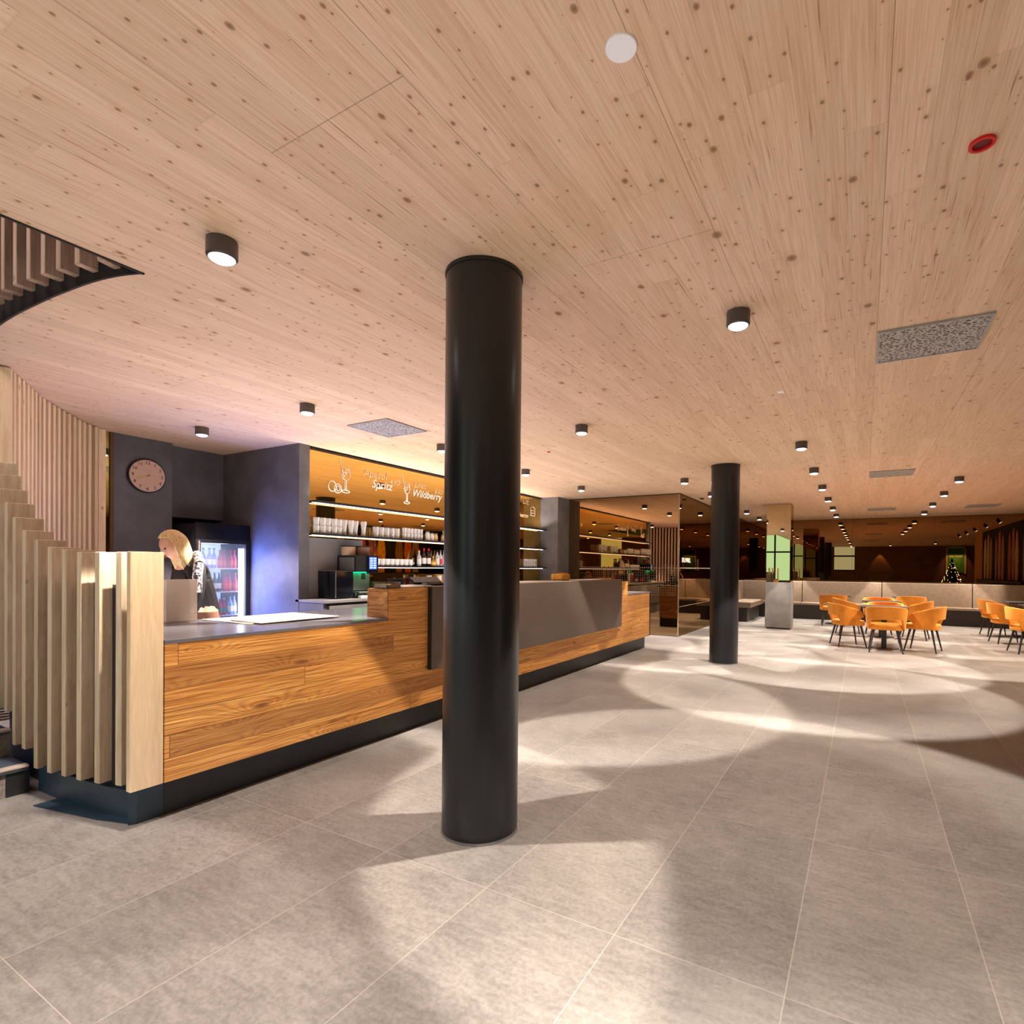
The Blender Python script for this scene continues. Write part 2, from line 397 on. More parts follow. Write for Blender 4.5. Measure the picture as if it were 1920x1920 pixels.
m_kick = plain('plinth_slate', (.018, .021, .026), .45, 0, .2, 4)
m_plinth = plain('stair_plinth', (.020, .038, .060), .42, 0, .2, 4)
m_cheek = plain('stair_cheek', (.030, .034, .042), .5, 0, .2, 4)
m_panel = plain('brown_steel', (.105, .078, .060), .42, .15, .1, 2.5, coord='pos')
m_top = plain('dark_worktop', (.12, .115, .13), .22, 0, .15, 3, coord='pos')
m_plaster = plain('dark_plaster', (.105, .100, .108), .62, 0, .24, 3.2, bump=.1, coord='pos')
m_plaster2 = plain('grey_laminate', (.16, .148, .140), .5, 0, .2, 4, bump=.1, coord='pos')
m_greypanel = plain('grey_backing', (.17, .155, .145), .5, 0, .08, 2, coord='pos')
m_bench = plain('beige_upholstery', (.30, .225, .165), .85, 0, .14, 14, bump=.15, coord='pos')
m_benchbase = plain('bench_base', (.030, .024, .020), .5, 0, .1, 4)
m_orange = plain('orange_velvet', (.56, .185, .006), .75, 0, .12, 12, coord='obj')
m_orange.node_tree.nodes['Principled BSDF'].inputs['Sheen Weight'].default_value = .35
m_orange.node_tree.nodes['Principled BSDF'].inputs['Sheen Tint'].default_value = (1, .6, .2, 1)
m_leg = plain('chair_leg', (.025, .018, .016), .4, 0, .1, 6)
m_table = plain('table_top', (.055, .052, .052), .35, 0, .2, 8)
m_white = plain('white_plastic', (.78, .76, .74), .5, 0, .03, 6)
m_wdisc = plain('white_disc', (.95, .93, .94), .55, 0, .02, 6)
m_red = plain('red_plastic', (.60, .008, .006), .45, 0, .1, 6)
m_steel = plain('brushed_steel', (.40, .40, .41), .32, .9, .12, 8)
m_mir_bar = mirror('amber_mirror', (.80, .52, .16))
m_mir_far = mirror('bronze_mirror', (.25, .135, .055))
m_mir_pillar = mirror('pillar_mirror', (.62, .50, .32))
m_mir_glass = mirror('bronze_glass', (.44, .29, .155), 0, .22, (.45, .30, .16))
m_gold = mirror('amber_strip', (.5, .42, .15))
m_led = emis('led_strip', (1, .88, .98), 4.5)
m_ledup = emis('led_cove', (1, .86, .72), 16)
m_lamp = emis('lamp_lens', (1, .96, .98), 22)
m_glassware = clear('drinking_glass', (.97, .97, .97), .80, .04, (1, .97, .94))
m_acryl = clear('clear_acrylic', (.98, .97, .95), .66, .3, (1, .94, .88))
m_fglass = clear('fridge_glass', (.95, .97, 1), .93, .05, (.5, .6, .8))
m_cup = plain('white_porcelain', (.85, .83, .80), .25, 0, .03, 6)
m_chalk = emis('chalk_paint', (1, .78, .66), .55)
m_chalk = plain('chalk_paint', (.58, .46, .40), .7, 0, .05, 30)
m_chalkd = plain('faded_chalk', (.52, .34, .17), .7, 0, .05, 30)
def tinted(name, c, tr=.25): return clear(name, tuple(min(1, q*1.3+.1) for q in c), tr, .08, c)
m_window = emis('evening_window', (.62, 1.0, .62), 1.3)
m_window2 = emis('dusk_window', (.72, 1.0, .98), 1.9)

# ================================================================== STRUCTURE
def struct(name, mb, mat, **kw):
    o = mb.build(name, mat, **kw); o['kind'] = 'structure'; return o
curve = [(-3.33,1.47),(-3.42,1.43),(-3.57,1.395),(-3.75,1.37),(-4.09,1.345),(-4.55,1.33),(-4.86,1.335),(-5.15,1.36),(-5.45,1.435),(-5.94,1.62),(-6.28,1.82),(-6.65,2.03),(-7.03,2.31),(-7.48,2.69),(-7.71,2.99)]
def resample(pts, step):
    out = [Vector(pts[0])]; acc = 0
    P = [Vector(p) for p in pts]; res = []
    L = [0]
    for a, b in zip(P, P[1:]): L.append(L[-1]+(b-a).length)
    s_ = 0
    while s_ <= L[-1]:
        for i in range(len(P)-1):
            if L[i] <= s_ <= L[i+1]:
                t = (s_-L[i])/(L[i+1]-L[i]); res.append(P[i].lerp(P[i+1], t)); break
        s_ += step
    return res
fine = resample(curve, .04)
for _ in range(6):
    fine = [fine[0]]+[(fine[i-1]+fine[i]*2+fine[i+1])/4 for i in range(1, len(fine)-1)]+[fine[-1]]
def near(px):      # curve point + unit tangent + normal towards the bar at a given x
    i = min(range(1, len(fine)-1), key=lambda j: abs(fine[j].x-px))
    t = (fine[i+1]-fine[i-1]).normalized(); n = Vector((t.y, -t.x))
    if n.y < 0: n = -n
    a, b = (fine[i], fine[i+1]) if (fine[i].x-px)*(fine[i+1].x-px) <= 0 else (fine[i-1], fine[i])
    tt = 0 if abs(b.x-a.x) < 1e-6 else (px-a.x)/(b.x-a.x)
    return a.lerp(b, tt), t, n

struct('floor', MB().box(-9.5, 7.5, -4.6, 19.2, -.2, 0), m_floor)
outer = [(-3.33, -4.2), (7.5, -4.2), (7.5, 19.2), (-9.5, 19.2), (-9.5, 3.05)] + [(p.x, p.y) for p in fine[::-1]]
struct('ceiling', MB().prism(outer, H, H+.34), m_ceil)
struct('trim_1', MB().box(-3.345, -3.331, -4.2, 1.47, H-.006, H+.36), m_black)
lip = MB()
for a, b in zip(fine, fine[1:]):
    n = Vector(((b-a).y, -(b-a).x)).normalized(); n = n if n.y < 0 else -n
    lip.prism([(a.x, a.y), (b.x, b.y), (b.x+n.x*.012, b.y+n.y*.012), (a.x+n.x*.012, a.y+n.y*.012)], H-.004, H+.36)
struct('trim_2', lip, m_black)
m_dwall = plain('brown_wood_wall', (.17, .085, .040), .7, 0, .2, 2, coord='pos')
m_upper = plain('upper_wall', (.05, .038, .034), .8, 0, .2, 2, coord='pos')
# rear mirror wall with backing
struct('wall_far', MB().box(-9.5, 4.2, 18.47, 18.7, 0, H), m_dwall)
# right wall with the boards, outside the frame and seen only in the mirrors
struct('wall_right', MB().box(4.05, 4.2, 9.9, 18.47, 0, H), plain('black_wall', (.014, .012, .012), .8, 0, .1, 3, coord='pos'))
struct('wall_right_end', MB().box(4.02, 4.2, 8.3, 9.9, 0, H), plain('ochre_wall', (.60, .30, .07), .7, 0, .1, 3, coord='pos'))
struct('wall_side', MB().box(6.4, 6.6, -4.2, 9.0, 0, H).box(4.2, 6.6, 8.9, 9.0, 0, H), m_dwall)
# back wall behind the camera
bw = MB()
bw.box(-9.5, -5.0, -4.3, -4.1, 0, 5.6).box(-5.0, -3.35, -4.3, -4.1, 0, .75).box(-5.0, -3.35, -4.3, -4.1, 4.3, 5.6)
bw.box(-3.35, -1.75, -4.3, -4.1, 0, 5.6).box(-1.75, -.5, -4.3, -4.1, 0, 1.35).box(-1.75, -.5, -4.3, -4.1, 3.0, 5.6).box(-.5, 6.6, -4.3, -4.1, 0, H)
struct('wall_back', bw, m_dwall)
w1 = struct('window_1', MB().box(-5.0, -3.35, -4.32, -4.28, .75, 4.3), m_window)
wf = MB()
for xx in (-5.0, -4.18, -3.39): wf.box(xx-.04, xx+.04, -4.28, -4.2, .75, 4.3)
for zz in (.77, 2.33, 4.28): wf.box(-5.0, -3.35, -4.28, -4.2, zz-.04, zz+.04)
wf.build('window_frame', m_black, w1)
w2 = struct('window_2', MB().box(-1.75, -.5, -4.32, -4.28, 1.35, 3.0), m_window2)
wf = MB()
for zz in (1.37, 2.32, 2.98): wf.box(-1.75, -.5, -4.28, -4.2, zz-.05, zz+.05)
wf.box(-1.8, -1.72, -4.28, -4.2, 1.35, 3.0); wf.box(-.53, -.45, -4.28, -4.2, 1.35, 3.0)
wf.build('window_frame', m_black, w2)
# left walls
struct('wall_left', MB().box(-7.9, -7.69, 3.08, 3.71, 0, H), m_plaster)
struct('wall_left_niche', MB().box(-8.4, -7.86, 3.71, 4.45, 2.0, H).box(-8.4, -8.3, 3.71, 4.45, 0, 2.0), m_plaster)
struct('wall_left_outer', MB().box(-9.5, -9.3, -4.3, 19.2, 0, 5.6), m_upper)
struct('wall_upper', MB().box(-9.5, -3.33, 3.6, 3.75, H+.34, 5.6).box(-3.33, -3.2, -4.2, 3.75, H+.34, 5.6), m_upper)
struct('roof', MB().box(-9.5, -3.2, -4.3, 3.75, 5.6, 5.7), m_upper)
struct('wall_fridge', MB().box(-8.4, -6.2, 4.45, 4.60, 0, H), m_plaster)
struct('wall_bar_back', MB().box(-6.6, -6.27, 4.60, 10.47, 0, H), m_plaster)
struct('wall_bar_end', MB().box(-6.6, -5.81, 10.47, 11.0, 0, H), m_plaster2)
# narrow amber strip between slats and clock wall
o = struct('wall_left_glass', MB().box(-7.74, -7.70, 2.97, 3.08, 0, H), m_gold)
struct('wall_left_post', MB().box(-7.76, -7.68, 3.045, 3.08, 0, H), plain('amber_edge', (.10, .05, .015), .4))

# ================================================================== STAIRS
st = empty('staircase', (-4.3, 0, 0), 'dark stone staircase with pale metal nosings at the left edge', 'staircase')
L = lambda o, base: setattr(o, 'location', (o.location.x-base[0], o.location.y-base[1], o.location.z-base[2]))
m_tread = plain('stair_stone', (.035, .045, .060), .5, 0, .3, 9)
m_riser = plain('riser_stone', (.20, .165, .145), .7, 0, .35, 40)
m_nose = plain('nosing_strip', (.42, .34, .29), .45, .3, .1, 12)
for i in range(9):
    xr = -4.38-.29*i; yb = 1.325 if i < 3 else near(max(xr+.02, -7.6))[0].y-.07
    q = MB().box(xr-.31, xr, -.6, yb, .0 if i == 0 else .17*i-.02, .17*(i+1)-.03).build('step', m_riser, st); L(q, (-4.3, 0, 0))
    q2 = MB().box(xr-.31, xr+.02, -.6, yb, .17*(i+1)-.03, .17*(i+1)).build('tread', m_tread, st, .004); L(q2, (-4.3, 0, 0))
    q3 = MB().box(xr-.035, xr+.024, -.6, yb, .17*(i+1)-.012, .17*(i+1)+.004).build('nosing', m_nose, st, .004); L(q3, (-4.3, 0, 0))
# dark cheek closing the steps towards the balustrade
q = MB().box(-4.42, -4.374, 1.225, 1.33, 0, .15).build('riser_end', m_black, st); L(q, (-4.3, 0, 0))

# ================================================================== BALUSTRADE OF SLATS
bal = empty('stair_balustrade', (-3.4, 1.45, 0), 'curved balustrade of upright pale timber slats on a dark blue plinth beside the counter', 'balustrade')
BO = (-3.4, 1.45, 0)
def slat(parent, base, x, z0, z1, w=.045, dep=.14, f0=0., mat=None, name='slat'):
    p, t, n = near(x); t = -t if t.x < 0 else t
    a = p + n*f0; b = a + t*w; c = b + n*dep; e = a + n*dep
    o = MB().prism([tuple(a), tuple(b), tuple(c), tuple(e)], z0, z1).build(name, mat or m_slat, parent, .003, seg=1); L(o, base); return o
lows = [(-3.50,.19,1.45),(-3.665,.18,1.45),(-3.835,.17,1.45),(-3.995,.165,1.465),(-4.162,.155,1.48),(-4.337,.15,1.525),(-4.503,.24,1.585),(-4.655,.24,1.67),(-4.80,.43,1.77),(-4.95,.43,1.87),(-5.10,.60,1.98),(-5.25,.60,2.08)]
for x, a, b in lows: slat(bal, BO, x, a, b)
q = MB().box(-3.312, -3.27, 1.385, 1.54, .205, 1.45).build('end_board', m_slatE, bal, .003, seg=1); L(q, BO)
ch = MB(); rngs = [p for p in fine if -4.42 < p.x < -3.36]
f_, b_ = [], []
for p in rngs:
    _, t, n = near(p.x); f_.append(p+n*.062); b_.append(p+n*.098)
ch.prism([tuple(q_) for q_ in f_]+[tuple(q_) for q_ in b_[::-1]], .16, 1.27)
q = ch.build('cheek_panel', m_cheek, bal); L(q, BO)
pl_ = MB(); f_, b_ = [], []
rngs = [p for p in fine if -5.3 < p.x < -3.36]
for p in rngs:
    _, t, n = near(p.x); f_.append(p+n*.10); b_.append(p+n*.125)
for i in range(len(f_)-1):
    zt = .30 if f_[i].x > -4.42 else .30+(-4.42-f_[i].x)*.62
    pl_.prism([tuple(f_[i]), tuple(f_[i+1]), tuple(b_[i+1]), tuple(b_[i])], 0, zt)
pl_.prism([(-3.352, 1.452), (-3.372, 1.42), (-3.40, 1.47), (-3.40, 1.58), (-3.352, 1.58)], 0, .22)
lo_ = [p for p in fine if -4.36 < p.x < -3.36]
for a, b in zip(lo_, lo_[1:]):
    _, t, n = near(a.x); _, t2, n2 = near(b.x)
    pl_.prism([tuple(a+n*.03), tuple(b+n2*.03), tuple(b+n2*.098), tuple(a+n*.098)], 0, .158)
q = pl_.build('plinth', m_plinth, bal); L(q, BO)
q = MB().prism([(-3.36, 1.455), (-3.40, 1.425), (-3.59, 1.365), (-4.10, 1.262), (-4.10, 1.40), (-3.6, 1.45)], 0, .006).build('foot_plate', m_plinth, bal); L(q, BO)
for x, a, b in lows[-4:]: pass

tall = empty('slat_screen', (-6.5, 2.0, 0), 'tall curved screen of upright spruce slats reaching up to the ceiling beside the clock wall', 'screen')
TO = (-6.5, 2.0, 0)
arc = [p for p in resample([tuple(p) for p in fine], .115) if p.x < -5.88]
for p in arc[:-1]:
    slat(tall, TO, p.x, .9 if p.x > -6.6 else 0.0, H-.012, w=.05, dep=.075, mat=m_slat_lit)
q = MB().box(-7.72, -7.60, 2.90, 2.972, 0, H-.004).build('slat', m_slat_lit, tall, .003); L(q, TO)

up = empty('upper_balustrade', (-4.5, 1.3, H+.34), 'upper floor balustrade of slats hanging in the curved ceiling opening', 'balustrade')
UO = (-4.5, 1.3, H+.34)
ups = [-3.50,-3.665,-3.835,-3.995,-4.162,-4.337,-4.503,-4.655,-4.80,-4.95,-5.10,-5.25,-5.4,-5.6,-5.8]
for i, x in enumerate(ups):
    slat(up, UO, x, 2.955+.009*i, 4.45, dep=.092, f0=-.098, w=.045, mat=m_slat_dim)
rl = MB(); F_ = [p for p in fine if -5.95 < p.x < -3.36]
for a, b in zip(F_, F_[1:]):
    _, t, n = near(a.x)
    rl.prism([tuple(a+n*.03), tuple(b+n*.03), tuple(b+n*.06), tuple(a+n*.06)], H+.34, 4.4)
q = rl.build('backing_panel', m_black, up); L(q, UO)

# ================================================================== COLUMNS, PILLAR
def column(x, y, rr, label):
    t = empty('column', (x, y, 0), label, 'column')
    MB().cyl((0, 0, 0), rr, .006, H-.002, 64).build('shaft', m_column, t, smooth=True)
    MB().lathe([(rr+.006, 0), (rr+.006, .012)], n=64).build('base_ring', m_steel, t, smooth=True)
    MB().lathe([(rr+.004, H-.02), (rr+.004, H-.001)], n=64).build('top_ring', m_black, t, smooth=True)
column(-1.765, 2.355, .2, 'big round matte black column in the foreground before the counter')
column(-1.80, 8.36, .205, 'slimmer looking round black column farther back near the bronze glass')
pil = empty('mirror_pillar', (-1.735, 14.0, 0), 'square pillar with mirrored upper half over a grey clad base', 'pillar')
MB().box(-.28, .28, -.27, .27, .03, 1.09).build('grey_cladding', m_plaster2, pil, .006)
MB().box(-.25, .25, -.24, .24, 0, .03).build('plinth', m_black, pil)
MB().box(-.262, .262, -.255, .255, 1.09, H-.002).build('mirror_shaft', m_mir_pillar, pil)

# ================================================================== BAR COUNTER
bc = empty('bar_counter', (-3.7, 5.4, 0), 'long bar counter clad in orange brown reclaimed wood on a black plinth', 'counter')
CO = (-3.7, 5.4, 0)
def part(par, base, name, mb, mat, bevel=0, **kw):
    o = mb.build(name, mat, par, bevel, **kw); L(o, base); return o
part(bc, CO, 'plinth', MB().box(-4.25, -3.352, 1.582, 9.24, 0, .205), m_kick)
part(bc, CO, 'wood_front', MB().box(-3.33, -3.27, 1.545, 9.28, .205, .955).box(-3.33, -3.27, 3.14, 8.21, .955, 1.165), m_counter)
part(bc, CO, 'raised_front', MB().box(-3.33, -3.268, 3.14, 3.62, .955, 1.203), m_counter)
part(bc, CO, 'carcass', MB().box(-4.25, -3.335, 1.60, 9.22, .21, .945).box(-3.49, -3.335, 3.16, 8.19, .945, 1.16), m_kick)
part(bc, CO, 'raised_end', MB().box(-3.495, -3.272, 3.132, 3.158, .975, 1.203), m_counter_end)
part(bc, CO, 'far_end_panel', MB().box(-4.25, -3.27, 9.24, 9.28, .205, .955), m_counter_end)
part(bc, CO, 'worktop', MB().box(-4.32, -3.266, 1.543, 3.131, .955, .975).box(-4.32, -3.50, 3.131, 8.22, .955, .975).box(-4.32, -3.266, 8.215, 9.29, .955, .975), m_top, .002)
part(bc, CO, 'raised_top', MB().box(-3.50, -3.27, 3.16, 3.62, 1.195, 1.206), m_counter)
part(bc, CO, 'far_raised_top', MB().box(-3.50, -3.27, 7.875, 8.2, 1.165, 1.178), m_counter)
part(bc, CO, 'steel_panel', MB().box(-3.27, -3.225, 3.60, 7.87, .495, 1.20).box(-3.72, -3.225, 3.60, 7.87, 1.20, 1.214), m_panel, .004)
part(bc, CO, 'steel_panel_edge', MB().box(-3.268, -3.228, 3.594, 3.601, .497, 1.212), m_black)

# back counter
kb = empty('back_counter', (-5.95, 7.4, 0), 'grey back counter with drawers under the bar shelves', 'counter')
KO = (-5.95, 7.4, 0)
part(kb, KO, 'carcass', MB().box(-6.26, -5.73, 4.455, 10.46, 0, .92), m_plaster)
part(kb, KO, 'worktop', MB().box(-6.26, -5.69, 4.45, 10.465, .92, .952), m_greypanel, .002)
for i in range(6):
    y0 = 4.52+i*.98
    dr = part(kb, KO, 'drawer', MB().box(-5.73, -5.705, y0, y0+.96, .62, .885), m_plaster2, .003)
    part(kb, KO, 'drawer', MB().box(-5.73, -5.705, y0, y0+.96, .30, .60), m_plaster2, .003)
part(kb, KO, 'shadow_gap', MB().box(-5.728, -5.712, 4.5, 10.4, .888, .918), m_black)

# bar mirror with lettering
bm_ = empty('bar_mirror', (-6.25, 7.5, .95), 'amber mirror panel with chalk drawings behind the bar shelves', 'mirror')
BMO = (-6.25, 7.5, .95)
part(bm_, BMO, 'mirror_sheet', MB().box(-6.268, -6.25, 4.605, 10.465, .955, 2.893), m_mir_bar)
part(bm_, BMO, 'grey_backing', MB().box(-6.249, -6.24, 4.605, 5.50, .955, 1.745), m_greypanel)
part(bm_, BMO, 'top_rail', MB().box(-6.25, -6.21, 4.605, 10.465, 2.893, 2.901), m_black)
def wall_text(txt, y, z, size, mat=None, sh=.25):
    m = Matrix.Translation((-6.246, y, z)) @ Matrix(((0, 0, 1), (1, 0, 0), (0, 1, 0))).to_4x4()
    return text_mesh(txt, size, 't', None, mtx=m, shear=sh, extrude=.0006, bold=-.0)
hand = [wall_text('Spritz', 5.66, 2.53, .17), wall_text('Wildberry', 6.48, 2.50, .165)]
for q_ in hand: o = mesh_from([q_], 'chalk_lettering', m_chalk, bm_); L(o, BMO)
faint = [wall_text('Aperol', 5.50, 2.67, .16), wall_text('4.90', 6.0, 2.62, .12), wall_text('Lillet', 6.52, 2.645, .14), wall_text('5.90', 7.0, 2.60, .11), wall_text('DE', 9.72, 2.72, .2), wall_text('& Beeren', 9.45, 2.44, .13)]
for q_ in faint: o = mesh_from([q_], 'faded_lettering', m_chalkd, bm_); L(o, BMO)
def arc_pts(y, z, ry, rz, a0=0, a1=360, n=20): return [(-6.243, y+ry*math.cos(R(a0+(a1-a0)*i/n)), z+rz*math.sin(R(a0+(a1-a0)*i/n))) for i in range(n+1)]
def wineglass(mb, y, z, s):
    mb.path(arc_pts(y, z, .07*s, .02*s), .004, 5)
    mb.path([(-6.243, y-.012*s, z+.01), (-6.243, y-.012*s, z+.16*s)], .0035, 5); mb.path([(-6.243, y+.012*s, z+.01), (-6.243, y+.012*s, z+.16*s)], .0035, 5)
    mb.path([(-6.243, y-.05*s, z+.38*s), (-6.243, y-.075*s, z+.25*s), (-6.243, y-.045*s, z+.18*s), (-6.243, y, z+.16*s), (-6.243, y+.045*s, z+.18*s), (-6.243, y+.075*s, z+.25*s), (-6.243, y+.05*s, z+.38*s)], .0035, 5)
    mb.path([(-6.243, y-.03*s, z+.2*s), (-6.243, y-.11*s, z+.46*s)], .003, 5); mb.path(arc_pts(y+.02*s, z+.30*s, .028*s, .03*s), .003, 5); mb.path(arc_pts(y-.02*s, z+.25*s, .025*s, .025*s), .003, 5)
g = MB(); wineglass(g, 5.20, 2.41, .95); part(bm_, BMO, 'chalk_drawing', g, m_chalk)
g = MB(); g.path(arc_pts(4.98, 2.455, .062, .07), .004, 5); g.path(arc_pts(5.07, 2.435, .058, .062), .004, 5); g.path(arc_pts(5.075, 2.435, .03, .034), .003, 5)
part(bm_, BMO, 'chalk_drawing', g, m_chalk)
g = MB(); wineglass(g, 6.37, 2.38, .86); part(bm_, BMO, 'chalk_drawing', g, m_chalk); g = MB()
g.path([(-6.243, 10.05, 2.5), (-6.243, 10.05, 2.66), (-6.243, 10.13, 2.7), (-6.243, 10.22, 2.66), (-6.243, 10.22, 2.5), (-6.243, 10.05, 2.5)], .004, 5)
g.path([(-6.243, 10.05, 2.56), (-6.243, 10.22, 2.56)], .004, 5); g.path([(-6.243, 10.05, 2.61), (-6.243, 10.22, 2.61)], .004, 5)
part(bm_, BMO, 'chalk_drawing', g, m_chalk)

# shelves with light strips
def shelf(y0, y1, z, label):
    t = empty('wall_shelf', (-6.16, (y0+y1)/2, z), label, 'shelf', 'bar shelves on the amber mirror'); b = (-6.16, (y0+y1)/2, z)
    part(t, b, 'board', MB().box(-6.249, -6.075, y0, y1, z-.022, z), m_black, .002)
    part(t, b, 'light_strip', MB().box(-6.185, -6.170, y0+.01, y1-.01, z-.030, z-.0225), m_led)
    return t
area('shelf_wash', (-6.15, 7.5, 2.26), (PI, R(-14), 0), .12, 5.7, 62, (1, .88, .84))
shelf(4.61, 10.46, 2.22, 'long empty dark shelf with a light strip, topmost on the bar mirror')
shelf(4.61, 10.46, 1.80, 'long dark shelf carrying rows of drinking glasses, middle one on the bar mirror')
shelf(5.50, 10.46, 1.385, 'dark shelf carrying white cups and bottles, lowest on the bar mirror')

# ------------------------------------------------------------------ glassware prototypes
def proto(name, label, cat, group, parts):
    t = empty(name, (0, 0, -50), label, cat, group)
    for nm, mb, mt in parts: mb.build(nm, mt, t, smooth=True)
    return freeze(t)
def single(name, mb, mat, label, cat, group):
    o = mb.build(name, mat, smooth=True); tag(o, label, cat, group); o.location = (0, 0, -50); return o
used = set()
def put(o, loc, rz=0, label=None, group=None):
    if o.name not in used:
        used.add(o.name); o.location = loc; o.rotation_euler = (0, 0, rz)
        if label: o['label'] = label
        if group: o['group'] = group
        return o
    return copy_tree(o, loc, rz, label, group)
def glass_prof(h, r0, r1, th=.003): return [(r0*.9, 0), (r0, .004), (r1, h), (r1-th, h), (r0-th, .012), (.002, .010)]
tumbler = single('tumbler', MB().lathe(glass_prof(.10, .034, .040), cap=False, n=16), m_glassware, 'clear tumbler in a double stacked row at the left end of the middle shelf', 'glass', 'tumblers stacked at the left end of the middle shelf')
beer = single('wheat_beer_glass', MB().lathe([(.030, 0), (.032, .006), (.026, .03), (.030, .09), (.041, .17), (.042, .205), (.039, .205), (.038, .17), (.027, .09), (.022, .03), (.002, .02)], cap=False, n=16), m_glassware, 'tall curved wheat beer glass on the middle shelf', 'glass', 'wheat beer glasses on the middle shelf')
small = single('small_glass', MB().lathe(glass_prof(.085, .028, .034), cap=False, n=14), m_glassware, 'small clear glass in a three high stack on the middle shelf', 'glass', 'small glasses stacked on the middle shelf')
mug = empty('glass_mug', (0, 0, -50), 'clear handled glass mug in a row on the middle shelf', 'mug', 'glass mugs on the middle shelf')
MB().lathe(glass_prof(.15, .038, .043), cap=False, n=16).build('mug_body', m_glassware, mug, smooth=True)
MB().path([(.04, 0, .12), (.07, 0, .115), (.078, 0, .08), (.07, 0, .045), (.04, 0, .04)], .006, 6).build('handle', m_glassware, mug, smooth=True)
freeze(mug)
cup = empty('coffee_cup', (0, 0, -50), 'white porcelain cup in a row on the lowest bar shelf', 'cup', 'white cups on the lowest bar shelf')
MB().lathe([(.028, 0), (.032, .004), (.040, .06), (.041, .104), (.038, .104), (.036, .06), (.002, .01)], cap=False, n=16).build('cup_body', m_cup, cup, smooth=True)
MB().path([(.038, 0, .06), (.058, 0, .058), (.06, 0, .035), (.036, 0, .025)], .005, 6).build('handle', m_cup, cup, smooth=True)
freeze(cup)
XS = -6.15
for lvl in range(2):
    for i in range(5): put(tumbler, (XS+.01*(i % 2), 4.665+i*.088, 1.801+lvl*.103))
for i in range(4): put(beer, (XS-.01+.02*(i % 2), 5.11+i*.095+(.03 if i == 3 else 0), 1.801))
for i in range(5): put(mug, (XS-.005, 5.66+i*.103, 1.801), -.4)
for lvl in range(2):
    for i in range(6): put(small, (XS, 6.22+i*.073, 1.801+lvl*.087))
gl3 = [(XS, 7.4+.09*i, 1.801) for i in range(6)] + [(XS, 8.2+.09*i, 1.801) for i in range(6)]
for q_ in gl3: put(beer, q_, 0, 'tall curved wheat beer glass on the middle shelf, mostly behind the big column', 'beer glasses behind the big column')
# jars and pale bottle near the column
def jar(y, label, col, h=.13, z=1.801, lidc=None, rr=.04):
    t = empty('storage_jar', (XS, y, z), label, 'jar')
    MB().lathe([(rr*.95, 0), (rr, .01), (rr, h*.75), (rr*.8, h*.9), (rr*.8, h)], n=16).build('jar_body', tinted('jar_'+label[:9], col, .3), t, smooth=True)
    MB().lathe([(rr*.86, h), (rr*.86, h+.02)], n=16).build('lid', lidc or m_steel, t, smooth=True)
jar(6.74, 'clear storage jar with steel lid beside the stacked small glasses', (.8, .78, .74))
jar(6.84, 'clear storage jar with dark lid, second beyond the small glasses', (.8, .76, .70), .12, lidc=m_black)
jar(6.93, 'amber filled jar on the middle shelf near the column', (.75, .50, .20), .11)
jar(7.12, 'round ochre jar at the column edge on the middle shelf', (.75, .52, .22), .10)
for i in range(8): put(cup, (XS, 5.69+i*.095, 1.386), .6)
def bottle(name, y, z, label, glass, cap, lab, h=.30, rr=.036, x=XS, group=None, neck=.013, cat='bottle'):
    t = empty(name, (x, y, z), label, cat, group)
    MB().lathe([(rr*.9, 0), (rr, .008), (rr, h*.55), (rr*.75, h*.66), (neck, h*.76), (neck, h*.95)], n=16).build('bottle_body', glass, t, smooth=True)
    MB().lathe([(neck*1.15, h*.86), (neck*1.15, h)], n=12).build('cap', cap, t, smooth=True)
    MB().lathe([(rr*1.015, h*.14), (rr*1.015, h*.46)], cap=False, n=16).build('paper_label', lab, t, smooth=True)
    return freeze(t)
m_lab = plain('paper_label', (.80, .76, .72), .7, 0, .06, 40)
m_labr = plain('red_label', (.62, .05, .05), .7, 0, .1, 40)
m_laby = plain('yellow_label', (.75, .50, .12), .7, 0, .1, 40)
g_clear = tinted('white_bottle_glass', (.75, .73, .72), .35); g_dark = tinted('dark_bottle_glass', (.03, .02, .02), .1)
g_amber = tinted('amber_bottle_glass', (.50, .26, .06), .25); g_green = tinted('green_bottle_glass', (.0, .22, .15), .2)
g_red = tinted('red_drink', (.55, .02, .08), .12); g_blue = tinted('pale_bottle_glass', (.42, .50, .78), .35)
bottle('liquor_bottle', 6.55, 1.386, 'stubby bottle with round ochre stopper on the lowest bar shelf', g_clear, m_laby, m_lab, .25)
bottle('liquor_bottle', 6.66, 1.386, 'dark bottle with red cap, left of two on the lowest shelf', g_dark, m_red, m_lab, .29)
bottle('liquor_bottle', 6.77, 1.386, 'dark bottle with red cap, right of two on the lowest shelf', g_dark, m_red, m_lab, .29)
bottle('liquor_bottle', 6.88, 1.386, 'squat amber liquor bottle beside the red capped bottles', g_amber, m_laby, m_laby, .16, .045)
bottle('liquor_bottle', 6.98, 1.386, 'dark capped white labelled bottle right of the squat amber bottle', g_clear, m_black, m_lab, .27)
bottle('liquor_bottle', 7.06, 1.386, 'bottle with a red label near the column on the lowest shelf', g_clear, m_steel, m_labr, .27, .032)
bottle('liquor_bottle', 7.14, 1.386, 'slim silver capped bottle at the edge of the big column', g_clear, m_steel, m_lab, .27, .032)
for lvl in range(2):
    for i in range(6):
        put(small, (XS, 9.68+i*.085, 1.386+lvl*.088), 0, 'small clear glass stacked on the lowest shelf right of the big column', 'small glasses right of the big column')
